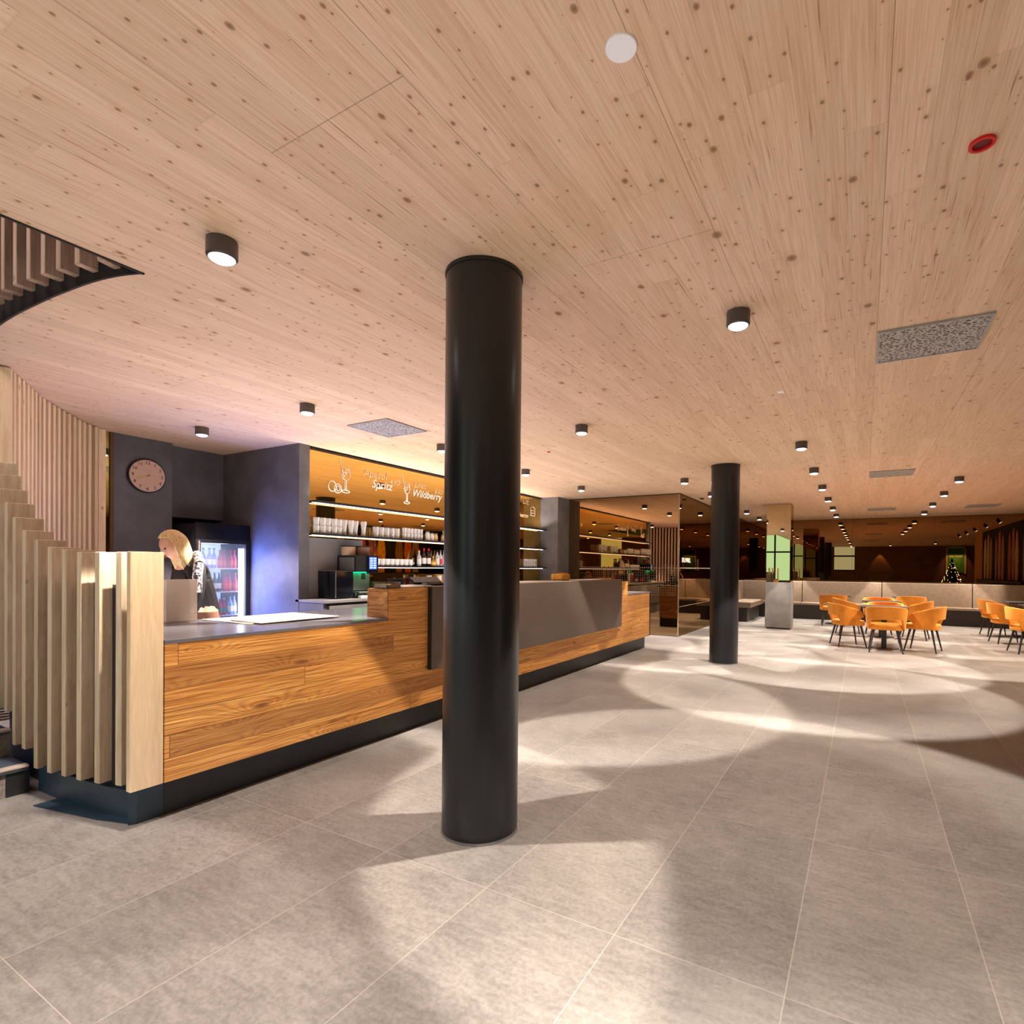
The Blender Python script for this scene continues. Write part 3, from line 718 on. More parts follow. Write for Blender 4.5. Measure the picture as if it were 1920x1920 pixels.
# red bottles and paper cups standing on the back counter
for i, (y, lb) in enumerate(((5.98, 'first'), (6.10, 'second'))):
    bottle('syrup_bottle', y, .953, '%s red labelled syrup bottle on the back counter' % lb, g_dark, m_black, m_labr, .26, .036, -5.9)
bottle('syrup_bottle', 6.30, .953, 'dark syrup bottle with pale label behind the card reader', g_dark, m_black, m_lab, .25, .033, -5.95)
bottle('syrup_bottle', 6.42, .953, 'dark syrup bottle next to the red paper cups', g_dark, m_steel, m_lab, .25, .033, -5.95)
def cupstack(y, col, label):
    t = empty('paper_cup_stack', (-6.0, y, .953), label, 'cups'); 
    for i in range(5):
        MB().lathe([(.030, 0), (.040, .10), (.042, .10), (.042, .106), (.036, .106)], c=(0, 0, i*.045), n=16).build('paper_cup', col if i < 4 else m_white, t, smooth=True)
cupstack(6.62, m_labr, 'stack of red and white paper cups on the back counter')
cupstack(6.86, m_cup, 'stack of white paper cups on the back counter')

# ------------------------------------------------------------------ coffee machine
cm = empty('coffee_machine', (-6.0, 5.2, .953), 'black and steel automatic coffee machine with blue screen on the back counter', 'coffee machine')
CM = (-6.0, 5.2, .953)
m_gblack = plain('gloss_black', (.006, .006, .008), .08, 0, .1, 5)
part(cm, CM, 'milk_cooler', MB().box(-6.235, -5.895, 4.76, 5.045, .965, 1.31), m_gblack, .006)
part(cm, CM, 'cooler_edge', MB().box(-5.896, -5.888, 4.755, 4.768, .97, 1.312).box(-6.235, -5.888, 4.755, 5.05, 1.31, 1.316), m_steel)
part(cm, CM, 'machine_body', MB().box(-6.235, -6.02, 5.06, 5.44, .965, 1.52).box(-6.03, -5.86, 5.06, 5.44, 1.30, 1.52).box(-6.03, -5.88, 5.06, 5.44, .965, 1.02), m_black, .006)
part(cm, CM, 'steel_side', MB().box(-6.18, -5.90, 5.052, 5.062, 1.325, 1.495), m_steel, .002)
part(cm, CM, 'steel_front', MB().box(-6.022, -6.010, 5.14, 5.42, 1.05, 1.28), m_steel, .002)
part(cm, CM, 'spout', MB().cyl((-5.93, 5.24, 0), .028, 1.20, 1.32, 14), m_black, smooth=True)
sc = part(cm, CM, 'touch_screen', MB().box(-5.862, -5.848, 5.23, 5.43, 1.28, 1.525), m_gblack, .004)
scr = MB().box(-5.8475, -5.846, 5.27, 5.40, 1.34, 1.505).build('display', emis('blue_display', (.10, .20, 1), 1.6), sc)
ic = MB()
for i in range(5):
    for j in range(2): ic.box(-5.8462, -5.8452, 5.285+j*.06, 5.325+j*.06, 1.352+i*.031, 1.368+i*.031)
icn = ic.build('icons', emis('display_icons', (.5, .65, 1), 2.2), sc)
part(cm, CM, 'green_light', MB().box(-5.98, -5.88, 5.065, 5.43, 1.292, 1.299), emis('green_led', (.0, 1, .22), 9))
part(cm, CM, 'drip_tray', MB().box(-6.01, -5.83, 5.09, 5.42, 1.02, 1.035), m_steel, .003)
part(cm, CM, 'cup_tray', MB().box(-5.86, -5.80, 5.09, 5.42, .955, .985), m_white, .003)
for i, (yy, cc) in enumerate(((5.13, (.5, .33, .22)), (5.33, (.22, .12, .08)))):
    h = part(cm, CM, 'bean_hopper', MB().lathe([(.085, 1.525), (.095, 1.55), (.095, 1.64)], c=(-6.10+.06*i, yy, 0), n=20), tinted('hopper_%d' % i, cc, .25), smooth=True)
    l_ = MB().lathe([(.098, 1.64), (.098, 1.655)], c=(-6.10+.06*i, yy, 0), n=20).build('lid', m_black, h, smooth=True)

# ------------------------------------------------------------------ fridge with bottles
fr = empty('drinks_fridge', (-7.5, 4.08, 0), 'black glass door drinks fridge glowing blue white, full of bottles', 'fridge')
FO = (-7.5, 4.08, 0)
m_fin = plain('fridge_liner', (.75, .78, .85), .5, 0, .02, 4)
part(fr, FO, 'cabinet', MB().box(-7.85, -7.25, 3.76, 3.79, .05, 1.90).box(-7.85, -7.25, 4.40, 4.44, .05, 1.90).box(-7.85, -7.82, 3.79, 4.40, .05, 1.90).box(-7.85, -7.25, 3.79, 4.40, .05, .35).box(-7.85, -7.25, 3.79, 4.40, 1.68, 1.90), m_black, .004)
part(fr, FO, 'header_panel', MB().box(-7.25, -7.215, 3.755, 4.445, 1.70, 1.91), m_gblack, .006)
part(fr, FO, 'liner', MB().box(-7.819, -7.812, 3.80, 4.39, .35, 1.68), emis('lit_liner', (.45, .58, 1), 1.3))
dr = part(fr, FO, 'door', MB().box(-7.245, -7.21, 3.755, 3.81, .10, 1.70).box(-7.245, -7.21, 4.385, 4.445, .10, 1.70).box(-7.245, -7.21, 3.81, 4.385, .10, .20).box(-7.245, -7.21, 3.81, 4.385, 1.655, 1.70), m_black, .003)
gp = MB().box(-7.228, -7.222, 3.81, 4.385, .20, 1.655).build('door_glass', m_fglass, dr)
hn = MB().box(-7.20, -7.185, 3.772, 3.785, .75, 1.68).build('handle', plain('handle_metal', (.55, .42, .30), .3, .6), dr)
part(fr, FO, 'light_strip', MB().box(-7.30, -7.255, 4.335, 4.383, .36, 1.60), emis('fridge_led', (.72, .82, 1), 11))
part(fr, FO, 'top_light', MB().box(-7.75, -7.30, 3.85, 4.33, 1.664, 1.676), emis('fridge_top', (.55, .66, 1), 3.5))
SH = (.36, .72, 1.03, 1.335)
for z in SH[1:]:
    part(fr, FO, 'wire_shelf', MB().box(-7.80, -7.27, 3.80, 4.38, z-.012, z), m_white)
def fb(idx, name, label, glass, cap, lab, h, rr=.028, group=None):
    t = empty(name, (0, 0, -50), label, 'bottle', group)
    MB().lathe([(rr*.9, 0), (rr, .006), (rr, h*.52), (rr*.7, h*.66), (.011, h*.78), (.011, h*.97)], n=12).build('bottle_body', glass, t, smooth=True)
    MB().lathe([(.014, h*.93), (.014, h)], n=10).build('cap', cap, t, smooth=True)
    MB().lathe([(rr*1.02, h*.16), (rr*1.02, h*.44)], cap=False, n=12).build('paper_label', lab, t, smooth=True)
    return freeze(t)
e_green = fb(0, 'water_bottle', 'green', g_green, m_white, m_lab, .27, .033)
e_red = fb(1, 'soda_bottle', 'red', g_red, m_red, m_labr, .24, .028)
e_pale = fb(2, 'soda_bottle', 'pale', g_blue, m_black, m_lab, .26, .030)
e_dark = fb(3, 'beer_bottle', 'dark', tinted('dark_green_glass', (.02, .10, .10), .15), m_white, m_lab, .25, .029)
m_crs = plain('crate_mix', (.55, .06, .12), .4)
e_pink = fb(4, 'soda_bottle', 'pink', g_red, m_white, plain('green_label', (.05, .28, .18), .6), .22, .027)
rows = {1: [(e_green, 2, 'green glass water bottle on the lower visible fridge shelf', 'green bottles low in the fridge'), (e_pink, 4, 'red drink bottle with green label on the lower visible fridge shelf', 'green labelled bottles in the fridge'), (e_pale, 2, 'pale bottle at the right of the lower visible fridge shelf', 'pale bottles low in the fridge')],
        2: [(e_green, 1, 'green bottle with white label at the left of the middle fridge shelf', None), (e_dark, 4, 'dark green labelled bottle on the middle fridge shelf', 'dark bottles on the middle fridge shelf'), (e_red, 3, 'red drink bottle at the right of the middle fridge shelf', 'red bottles on the middle fridge shelf')],
        3: [(e_pale, 4, 'clear pale bottle at the left of the top fridge shelf', 'pale bottles on the top fridge shelf'), (e_red, 4, 'bright red bottle at the right of the top fridge shelf', 'red bottles on the top fridge shelf')]}
for si, spec in rows.items():
    y = 3.845
    for pr, n_, lb, gr in spec:
        for i in range(n_):
            o = put(pr, (-7.33-.02*(i % 2), y, SH[si]+.001), random.random()*6, lb, gr)
            if not gr and 'group' in o: del o['group']
            y += .0665
l_ = bpy.data.lights.new('fridge_glow', 'AREA'); l_.shape = 'RECTANGLE'; l_.size = 1.2; l_.size_y = .5; l_.energy = 80; l_.color = (.16, .24, 1)
lo = bpy.data.objects.new('fridge_glow', l_); COL.objects.link(lo); lo.location = (-7.20, 4.12, 1.02); lo.rotation_euler = (R(90), 0, R(90)); lo.rotation_euler = (0, -R(90), 0)
lo.visible_camera = False; lo.visible_glossy = False

# ------------------------------------------------------------------ clock
ck = empty('wall_clock', (-7.688, 3.415, 2.46), 'round pinkish beige wall clock on the dark plaster wall', 'clock')
MB().lathe([(.205, 0), (.205, .035), (.195, .04)], n=48, ax='x').build('rim', m_black, ck, smooth=True)
MB().lathe([(.193, .036), (.193, .041)], n=48, ax='x').build('dial', plain('clock_face', (.58, .38, .29), .6, 0, .05, 5), ck)
ms = []
for h in range(1, 13):
    a = R(90-30*h); rr = .158
    m = Matrix.Translation((.0425, rr*math.cos(a), rr*math.sin(a)-.018)) @ Matrix(((0, 0, 1), (1, 0, 0), (0, 1, 0))).to_4x4()
    ms.append(text_mesh(str(h), .056, 't', None, mtx=m, extrude=.0005, align='CENTER'))
mesh_from(ms, 'numerals', m_black, ck)
def hand_(deg, ln, w, name):
    a = R(90-deg); c, s_ = math.cos(a), math.sin(a)
    mb = MB(); p = [(-.03, -w), (ln, -w*.6), (ln, w*.6), (-.03, w)]
    P_ = [(.046, x*c-y*s_, x*s_+y*c) for x, y in p]; Q_ = [(.049, b, c_) for a_, b, c_ in P_]
    mb.quad(*P_); mb.quad(*Q_[::-1])
    for i in range(4): mb.quad(P_[i], P_[(i+1) % 4], Q_[(i+1) % 4], Q_[i])
    mb.build(name, plain('hand_brass', (.75, .50, .22), .4), ck)
hand_(262, .10, .006, 'hour_hand'); hand_(247, .155, .0045, 'minute_hand')

# ------------------------------------------------------------------ things on the counter
ac = empty('acrylic_container', (-4.27, 2.105, .976), 'tall clear plastic container of straws on the low worktop beside the slats', 'container')
mb = MB()
for a, b, c_, e_ in ((-.05, -.046, -.10, .10), (.046, .05, -.10, .10), (-.05, .05, -.10, -.096), (-.05, .05, .096, .10)): mb.box(a, b, c_, e_, 0, .30)
mb.build('box_walls', m_acryl, ac)
MB().box(-.05, .05, -.10, .10, 0, .008).build('box_base', m_acryl, ac)
MB().lathe([(.036, .01), (.042, .28)], c=(0, -.02, 0), n=18).build('inner_vase', m_acryl, ac, smooth=True)
MB().cyl((0, .060, 0), .030, .01, .27, 14).build('cup_stack', m_acryl, ac, smooth=True)
m_glow = plain('dish_mat', (.72, .60, .48), .6)
dm = empty('drainer_mat', (-3.85, 2.62, .976), 'pale beige drip mat lying on the low worktop', 'mat')
MB().box(-.42, .16, -.36, .40, 0, .004).build('mat_sheet', m_glow, dm, .002)
nt = tag(MB().box(-3.98, -3.60, 2.30, 2.95, .9825, .989).rot(Matrix.Identity(4)).build('serving_tray', plain('tray_beige', (.62, .50, .38), .5), None, .003), 'thin beige serving tray lying on the pale drip mat', 'tray')
lb = empty('lemon_box', (-3.39, 3.245, 1.207), 'steel box of yellow lemon slices on the raised counter end', 'box')
g = MB(); g.box(-.075, .075, -.075, .075, 0, .004).box(-.075, -.07, -.075, .075, 0, .05).box(.07, .075, -.075, .075, 0, .028).box(-.075, .075, -.075, -.07, 0, .035).box(-.075, .075, .07, .075, 0, .05)
g.build('box_tray', m_steel, lb)
m_lem = plain('lemon', (.80, .60, .05), .5, 0, .2, 30)
for i in range(7):
    a = tag(MB().ball((0, 0, 0), .020, .017, .015, 10, 6).build('lemon_slice', m_lem, None, smooth=True), 'yellow lemon piece heaped in the small steel box on the counter end', 'lemon', 'lemon pieces in the steel box')
    a.location = (-3.39-.045+.03*(i % 4), 3.245-.042+.05*(i//4)+.01*(i % 2), 1.227+.0)
nap = tag(MB().box(-3.46, -3.30, 3.34, 3.58, 1.207, 1.216).build('paper_napkins', m_white, None, .003), 'flat white paper napkins beside the lemon box on the counter', 'napkins')
pos = empty('cash_register', (-3.60, 3.98, 1.215), 'black tilted cash register screen on the steel counter top', 'register')
MB().box(-.10, .06, -.10, .10, 0, .015).build('stand', m_black, pos, .003)
MB().box(-.012, .012, -.19, .19, .02, .11).rot(Matrix.Rotation(R(-55), 4, 'Y')).build('screen', m_gblack, pos, .004)
cr = empty('card_reader', (-3.40, 3.86, 1.215), 'small black card reader in front of the cash register', 'card reader')
MB().box(-.03, .03, -.06, .06, 0, .022).build('body', m_black, cr, .006)
MB().box(-.02, .02, -.045, .0, .0221, .0235).build('display', plain('reader_display', (.35, .45, .5), .3), cr)
mn = empty('bar_monitor', (-5.85, 5.74, .953), 'black landscape monitor on the back counter beside the coffee machine', 'monitor')
MB().box(-.06, .06, -.07, .07, 0, .012).build('stand_foot', m_black, mn, .003)
MB().box(-.012, .008, -.02, .02, .01, .10).build('neck', m_black, mn)
MB().box(-.012, .012, -.15, .15, .07, .25).build('screen', m_gblack, mn, .005)
sb = tag(MB().box(-6.05, -5.86, 5.47, 5.57, .953, 1.16).build('tea_box', plain('dark_box', (.05, .045, .03), .5, 0, .3, 12), None, .004), 'small dark box between coffee machine and monitor', 'box')
hb = empty('paper_bag', (-3.62, 6.62, 1.215), 'crumpled orange paper bag on the far part of the steel counter top', 'bag')
g = MB(); g.box(-.09, .09, -.11, .11, 0, .085).build('bag_body', plain('orange_paper', (.85, .36, .05), .7, 0, .3, 18), hb, .012)
MB().box(-.06, .06, .04, .10, .085, .10).build('folded_edge', plain('orange_paper_dark', (.45, .17, .02), .7), hb, .004)
tl = empty('order_terminal', (-4.1, 8.6, .976), 'black order terminal standing on the low far end of the worktop', 'terminal')
MB().box(-.08, .08, -.10, .10, 0, .02).build('foot', m_black, tl, .004)
MB().box(-.015, .015, -.17, .17, .02, .25).rot(Matrix.Rotation(R(-12), 4, 'Y')).build('screen', m_gblack, tl, .006)

# ================================================================== GLASS ENCLOSURE
ge = empty('glass_partition', (-4.5, 10.95, 0), 'floor to ceiling bronze glass partition turning a corner beyond the counter', 'glass partition')
GO = (-4.5, 10.95, 0)
part(ge, GO, 'end_pane', MB().box(-5.81, -3.29, 11.00, 11.012, .01, H-.015), m_mir_glass)
part(ge, GO, 'pane', MB().box(-3.286, -3.274, 11.0, 12.36, .01, H-.015), m_mir_glass)
part(ge, GO, 'pane', MB().box(-3.286, -3.274, 12.37, 13.72, .01, H-.015), m_mir_glass)
part(ge, GO, 'pane', MB().box(-3.286, -3.274, 13.80, 18.45, .01, H-.015), m_mir_glass)
m_bron = plain('bronze_frame', (.03, .018, .010), .4, .3)
part(ge, GO, 'frame', MB().box(-5.81, -3.27, 10.995, 11.017, 0, .012).box(-3.29, -3.27, 11, 18.45, 0, .012).box(-5.81, -3.27, 10.99, 11.02, H-.015, H-.001).box(-3.30, -3.26, 11, 18.45, H-.015, H-.001).box(-3.30, -3.26, 13.72, 13.80, 0, H-.001), m_bron)
part(ge, GO, 'edge_strip', MB().box(-3.292, -3.270, 10.993, 11.004, .01, H-.015), plain('glass_edge', (.32, .24, .16), .3))
part(ge, GO, 'handle', MB().box(-3.262, -3.250, 12.385, 12.40, 1.35, 1.60), m_steel)
g = MB()
x = -5.2
while x < -3.33: g.box(x, x+.0022, 10.9965, 10.9985, .82, 1.36); x += .05
z = .84
while z < 1.38: g.box(-5.2, -3.33, 10.9965, 10.9985, z, z+.0022); z += .05
x = -5.5
while x < -3.33: g.box(x, x+.02, 10.9965, 10.9985, 1.392, 1.41); x += .045
m_dots = plain('frosted_dots', (.34, .26, .18), .6)
part(ge, GO, 'safety_grid', g, m_dots)
part(ge, GO, 'safety_line', MB().box(-3.2735, -3.272, 11.05, 13.7, 1.392, 1.41).box(-3.2735, -3.272, 11.05, 13.7, .60, .61), m_dots)
m_ = Matrix.Translation((-3.2725, 11.20, 1.52)) @ Matrix(((0, 0, 1), (1, 0, 0), (0, 1, 0))).to_4x4()
o = mesh_from([text_mesh('BAUWALL', .14, 't', None, mtx=m_, extrude=.0005)], 'lettering', plain('white_lettering', (.85, .78, .70), .6), ge); L(o, GO)
struct('wall_room_back', MB().box(-6.6, -6.45, 11.0, 18.47, 0, H), m_dwall)

# far mirror
fm = empty('mirror_wall_panel', (0, 18.45, 0), 'wide bronze mirror panelling covering the far wall above the bench', 'mirror')
FMO = (0, 18.45, 0)
for a, b in ((-9.4, -4.3), (-4.295, -2.3), (-2.295, -.3), (-.295, 1.7), (1.705, 4.05)):
    part(fm, FMO, 'mirror_sheet', MB().box(a, b, 18.452, 18.468, 0, H-.002), m_mir_far)
# ceiling shadow trim at far wall
struct('trim_3', MB().box(-9.4, 4.05, 18.40, 18.451, H-.012, H-.001), plain('pale_trim', (.62, .42, .28), .6))

# ================================================================== BENCHES
be = empty('upholstered_bench', (0, 17.3, 0), 'long beige upholstered bench with high back along the mirrored far wall', 'bench')
BE = (0, 17.3, 0)
part(be, BE, 'base', MB().box(-3.2, 4.03, 17.06, 17.9, 0, .40), m_benchbase)
for a, b in ((-3.2, -1.555), (-1.545, .435), (.445, 2.425), (2.435, 4.03)):
    part(be, BE, 'seat_cushion', MB().box(a+.004, b-.004, 17.03, 17.52, .40, .46), m_bench, .012)
    part(be, BE, 'back_cushion', MB().box(a+.004, b-.004, 17.50, 17.62, .44, 1.06), m_bench, .016, seg=3)
part(be, BE, 'ledge', MB().box(-3.2, 4.03, 17.6, 18.44, .95, 1.035), m_benchbase)
b2 = empty('upholstered_bench', (-2.9, 15.9, 0), 'short beige bench seat against the bronze glass left of the mirrored pillar', 'bench')
B2 = (-2.9, 15.9, 0)
part(b2, B2, 'base', MB().box(-3.24, -2.66, 15.12, 17.02, 0, .38), m_benchbase)
part(b2, B2, 'seat_cushion', MB().box(-3.10, -2.55, 15.05, 17.02, .38, .52), m_bench, .02)
part(b2, B2, 'back_cushion', MB().box(-3.255, -3.10, 15.05, 17.02, .38, 1.06), m_bench, .02)

# ================================================================== TABLES AND CHAIRS
def table(x, y, label, w=.70, l=.70, grp=None):
    t = empty('cafe_table', (x, y, 0), label, 'table', grp)
    MB().box(-w/2, w/2, -l/2, l/2, .722, .748).build('table_top', m_table, t, .003)
    MB().box(-.04, .04, -.04, .04, .02, .722).build('pedestal', m_black, t)
    MB().lathe([(.24, 0), (.24, .012), (.05, .022)], n=24).build('foot_plate', m_black, t, smooth=True)
table(.33, 11.48, 'square dark cafe table with a single black pedestal between the nearest orange chairs')
table(.33, 13.42, 'square dark cafe table behind the nearest table group')
table(1.0, 16.28, 'square dark cafe table at the bench, right of two there')
table(-.62, 15.95, 'square dark cafe table at the bench near the mirrored pillar')
table(3.03, 12.25, 'nearest dark cafe table at the right edge of the photo')
table(3.03, 13.75, 'second dark cafe table at the right edge, behind the nearest')
table(3.03, 15.2, 'farthest dark cafe table at the right edge, near the bench')

def chair_proto():
    t = empty('armchair', (0, 0, 0), 'chair', 'chair')
    # seat: rounded cushion, the sitter faces +Y
    n = 28; mb = MB(); ring = []
    def sq(a, rx, ry): 
        c, s_ = math.cos(a), math.sin(a); e = 2/3.2
        return (math.copysign(abs(c)**e, c)*rx, math.copysign(abs(s_)**e, s_)*ry)
    for rr, z in ((.78, .385), (.97, .39), (1, .41), (1, .455), (.95, .478), (.7, .488)):
        ring.append([mb.bm.verts.new((sq(2*PI*i/n, .265*rr, .25*rr)[0], sq(2*PI*i/n, .265*rr, .25*rr)[1]+.02, z)) for i in range(n)])
    for a, b in zip(ring, ring[1:]):
        for i in range(n): mb.bm.faces.new((a[i], a[(i+1) % n], b[(i+1) % n], b[i]))
    mb.bm.faces.new(ring[0][::-1]); mb.bm.faces.new(ring[-1])
    mb.build('seat', m_orange, t, smooth=True)
    # wrap-around back shell
    mb = MB(); K = 36; rows_o, rows_i = [], []
    for i in range(K+1):
        th = -118+236*i/K; ath = abs(th)
        ztop = .785-.02*(ath/60)**2 if ath < 60 else .765-.15*((ath-60)/58)**1.5
        if ath < 42: zb = .565
        elif ath < 62: zb = .565-.165*((ath-42)/20)
        else: zb = .40
        if ath > 95: zb = .40+.17*((ath-95)/23)
        a = R(th-90)
        out = []
        for j in range(5):
            f = j/4; z = zb+(ztop-zb)*f
            lean = 1+.10*(z-.45)/.33
            px, py = sq(a, .29*lean, .275*lean)
            out.append((px, py, z))
        rows_o.append(out)
    T = .034
    vo = [[mb.bm.verts.new(p) for p in row] for row in rows_o]
    vi = [[mb.bm.verts.new((p[0]*(1-T/.29), p[1]*(1-T/.275), p[2])) for p in row] for row in rows_o]
    for i in range(K):
        for j in range(4):
            mb.bm.faces.new((vo[i][j], vo[i+1][j], vo[i+1][j+1], vo[i][j+1])); mb.bm.faces.new((vi[i][j], vi[i][j+1], vi[i+1][j+1], vi[i+1][j]))
        mb.bm.faces.new((vo[i][4], vo[i+1][4], vi[i+1][4], vi[i][4])); mb.bm.faces.new((vo[i][0], vi[i][0], vi[i+1][0], vo[i+1][0]))
    for i in (0, K):
        for j in range(4): mb.bm.faces.new((vo[i][j], vo[i][j+1], vi[i][j+1], vi[i][j]))
    mb.build('backrest', m_orange, t, .010, smooth=True, seg=3)
    for sx in (-1, 1):
        for sy in (-1, 1):
            MB().tube((sx*.175, sy*.155+.02, .39), (sx*.245, sy*.235+.02, 0), .020, .011, 10).build('leg', m_leg, t, smooth=True)
    return freeze(t)
cp = chair_proto()
chairs = [
 (.34, 10.98, 0, 'orange velvet armchair nearest the camera, its back square to us'),
 (-.26, 11.50, -70, 'orange velvet armchair at the left of the nearest table, seen from behind its side'),
 (.93, 11.45, 75, 'orange velvet armchair at the right of the nearest table, back turned right'),
 (.36, 12.12, 180, 'orange velvet armchair facing us across the nearest table'),
 (-.27, 13.42, -80, 'orange velvet armchair left of the second table, half hidden behind the left front chair'),
 (.93, 13.35, 80, 'orange velvet armchair right of the second table, overlapping the right front chair'),
 (.30, 14.10, 180, 'orange velvet armchair on the far side of the second table'),
 (-.66, 15.40, 6, 'orange velvet armchair at the bench table near the mirrored pillar'),
 (1.0, 15.75, 0, 'orange velvet armchair at the right bench table, its shaded back to us'),
 (2.46, 12.15, -82, 'nearest orange velvet armchair of the right edge row'),
 (2.43, 13.60, -82, 'orange velvet armchair, middle one of the right edge row'),
 (2.50, 15.05, -82, 'farthest orange velvet armchair of the right edge row'),
]
for i, (x, y, a, lb_) in enumerate(chairs):
    put(cp, (x, y, 0), R(a), lb_, 'orange armchairs at the cafe tables')

# ================================================================== CEILING LAMPS
def lamp_proto():
    t = empty('ceiling_spotlight', (0, 0, H), 'lamp', 'spotlight')
    MB().lathe([(.060, -.001), (.067, -.001), (.068, -.012), (.068, -.078), (.060, -.086), (.057, -.086), (.055, -.074)], n=28, cap=False).build('housing', plain('lamp_housing', (.10, .085, .08), .35, .4), t, smooth=True)
    MB().lathe([(.0545, -.080), (.052, -.090), (.040, -.097), (.001, -.100)], n=24, cap=False).build('lens', m_lamp, t, smooth=True)
    MB().lathe([(.060, 0), (.060, -.004)], n=24).build('mounting_plate', m_black, t)
    return freeze(t)
lp = lamp_proto()
ords = ['nearest', 'second', 'third', 'fourth', 'fifth', 'sixth', 'seventh', 'eighth', 'ninth', 'tenth', 'eleventh', 'twelfth']
rowsL = [
 ('round black ceiling spotlight in the row above the bar shelves', -4.65, [3.42, 5.35, 7.32, 9.28], 15, (1, .90, .86)),
 ('round black ceiling spotlight in the row over the counter front', -2.67, [1.50, 5.32, 9.24, 11.13, 12.97, 14.95, 16.95], 15, (1, .90, .79)),
 ('round black ceiling spotlight in the row right of the columns', -.67, [3.40, 7.22, 9.15, 11.05, 12.95, 14.92, 16.88], 17, (1, .90, .79)),
 ('round black ceiling spotlight in the far right row over the tables', 1.33, [11.0, 12.93, 14.93, 16.90], 17, (1, .87, .72)),
]
SPOT = []
def beam(l):      # reflector beam: brighter towards its sharp rim
    l.use_nodes = True; nt = l.node_tree; em = nt.nodes['Emission']
    tc = nt.nodes.new('ShaderNodeTexCoord'); sp = nt.nodes.new('ShaderNodeSeparateXYZ'); rp = nt.nodes.new('ShaderNodeValToRGB'); ab = nt.nodes.new('ShaderNodeMath'); ab.operation = 'ABSOLUTE'
    mu = nt.nodes.new('ShaderNodeMath'); mu.operation = 'MULTIPLY'; mu.inputs[1].default_value = 2.6
    nt.links.new(tc.outputs['Normal'], sp.inputs[0]); nt.links.new(sp.outputs[2], ab.inputs[0]); nt.links.new(ab.outputs[0], rp.inputs[0]); nt.links.new(rp.outputs[0], mu.inputs[0]); nt.links.new(mu.outputs[0], em.inputs['Strength'])
    cr = rp.color_ramp
    while len(cr.elements) < 4: cr.elements.new(.5)
    for e, (p, v) in zip(cr.elements, ((.775, 1.0), (.835, .85), (.90, .34), (1.0, .20))): e.position = p; e.color = (v, v, v, 1)
def add_spot(x, y, pw, col, ang=76, blend=.10, z=H-.106, rot=(0, 0, 0), name='lamp_light'):
    l = bpy.data.lights.new(name, 'SPOT'); l.energy = pw; l.color = col; l.spot_size = R(ang); l.spot_blend = blend; l.shadow_soft_size = .035
    beam(l)
    o = bpy.data.objects.new(name, l); COL.objects.link(o); o.location = (x, y, z); o.rotation_euler = rot; SPOT.append(o); return o
PW = 34.0
for base_, x, ys, pw, col in rowsL:
    for i, y in enumerate(ys):
        put(lp, (x, y, H), 0, base_+', '+ords[i]+' from us', 'round black ceiling spotlights')
        add_spot(x, y, pw*PW*(1.3 if (x < -4 and i == 0) else .72 if y > 10 else 1), col, 76)
put(lp, (-6.5, 3.44, H), 0, 'round black ceiling spotlight between clock and fridge wall', 'round black ceiling spotlights'); add_spot(-6.5, 3.44, 13*PW, (.95, .84, .86), 84, .4)
for x, y in ((-.67, -.45), (-2.67, -.45), (1.33, -.45), (-.67, -2.4), (3.3, 1.5)):
    put(lp, (x, y, H), 0, 'round black ceiling spotlight behind the camera, seen only in the mirrors', 'ceiling spotlights behind the camera'); add_spot(x, y, 5*PW, (1, .91, .82))

# wall washers for the boards
def washer(y, i):
    t = empty('track_spotlight', (3.33, y, H), 'slanted black spotlight aimed at the decorated boards, %s in its row' % ords[i], 'spotlight', 'slanted spotlights before the boards')
    MB().lathe([(.045, 0), (.045, -.11)], n=18).rot(Matrix.Translation((0, 0, -.04)) @ Matrix.Rotation(R(-38), 4, 'Y')).build('housing', m_black, t, smooth=True)
    MB().lathe([(.038, -.111), (.038, -.114)], n=18).rot(Matrix.Translation((0, 0, -.04)) @ Matrix.Rotation(R(-38), 4, 'Y')).build('lens', m_lamp, t, smooth=True)
    MB().box(-.02, .02, -.02, .02, -.05, 0).build('bracket', m_black, t)
    o = add_spot(3.42, y, 18*PW, (1, .84, .66), 70, .6, H-.17); o.rotation_euler = (0, -R(-38), 0) if False else (0, R(-38)*-1, 0)
for i, y in enumerate((9.3, 11.1, 12.95, 14.9, 16.85)): washer(y, i)

# ================================================================== CEILING FITTINGS
def vent_mat():
    k = N('perforated_grille'); x, y, z = k.xyz('pos')
    vo = k.n('TexVoronoi'); vo.feature = 'DISTANCE_TO_EDGE'; vo.inputs['Scale'].default_value = 36; k.l(k.vec(x, y, 0), vo.inputs['Vector'])
    v2 = k.n('TexVoronoi'); v2.inputs['Scale'].default_value = 36; k.l(k.vec(x, y, 0), v2.inputs['Vector'])
    f = k.math('MULTIPLY', k.math('GREATER_THAN', vo.outputs['Distance'], .14), k.math('GREATER_THAN', v2.outputs['Distance'], .16))
    k.base(k.mix(f, (.42, .38, .36), (.045, .038, .034))); k.b.inputs['Roughness'].default_value = .5
    return k.m
m_vent = vent_mat()
def vent(x0, y0, label, w=.6):
    t = empty('ceiling_vent', (x0+w/2, y0+w/2, H), label, 'vent', 'perforated ceiling vents')
    MB().box(-w/2+.012, w/2-.012, -w/2+.012, w/2-.012, -.010, -.004).build('grille', m_vent, t)
    g = MB(); e = .014
    g.box(-w/2, w/2, -w/2, -w/2+e, -.014, 0).box(-w/2, w/2, w/2-e, w/2, -.014, 0).box(-w/2, -w/2+e, -w/2+e, w/2-e, -.014, 0).box(w/2-e, w/2, -w/2+e, w/2-e, -.014, 0)
    g.build('frame', plain('vent_frame', (.34, .31, .29), .5), t)
vent(.06, 4.10, 'grey perforated ceiling vent, large and near at upper right')
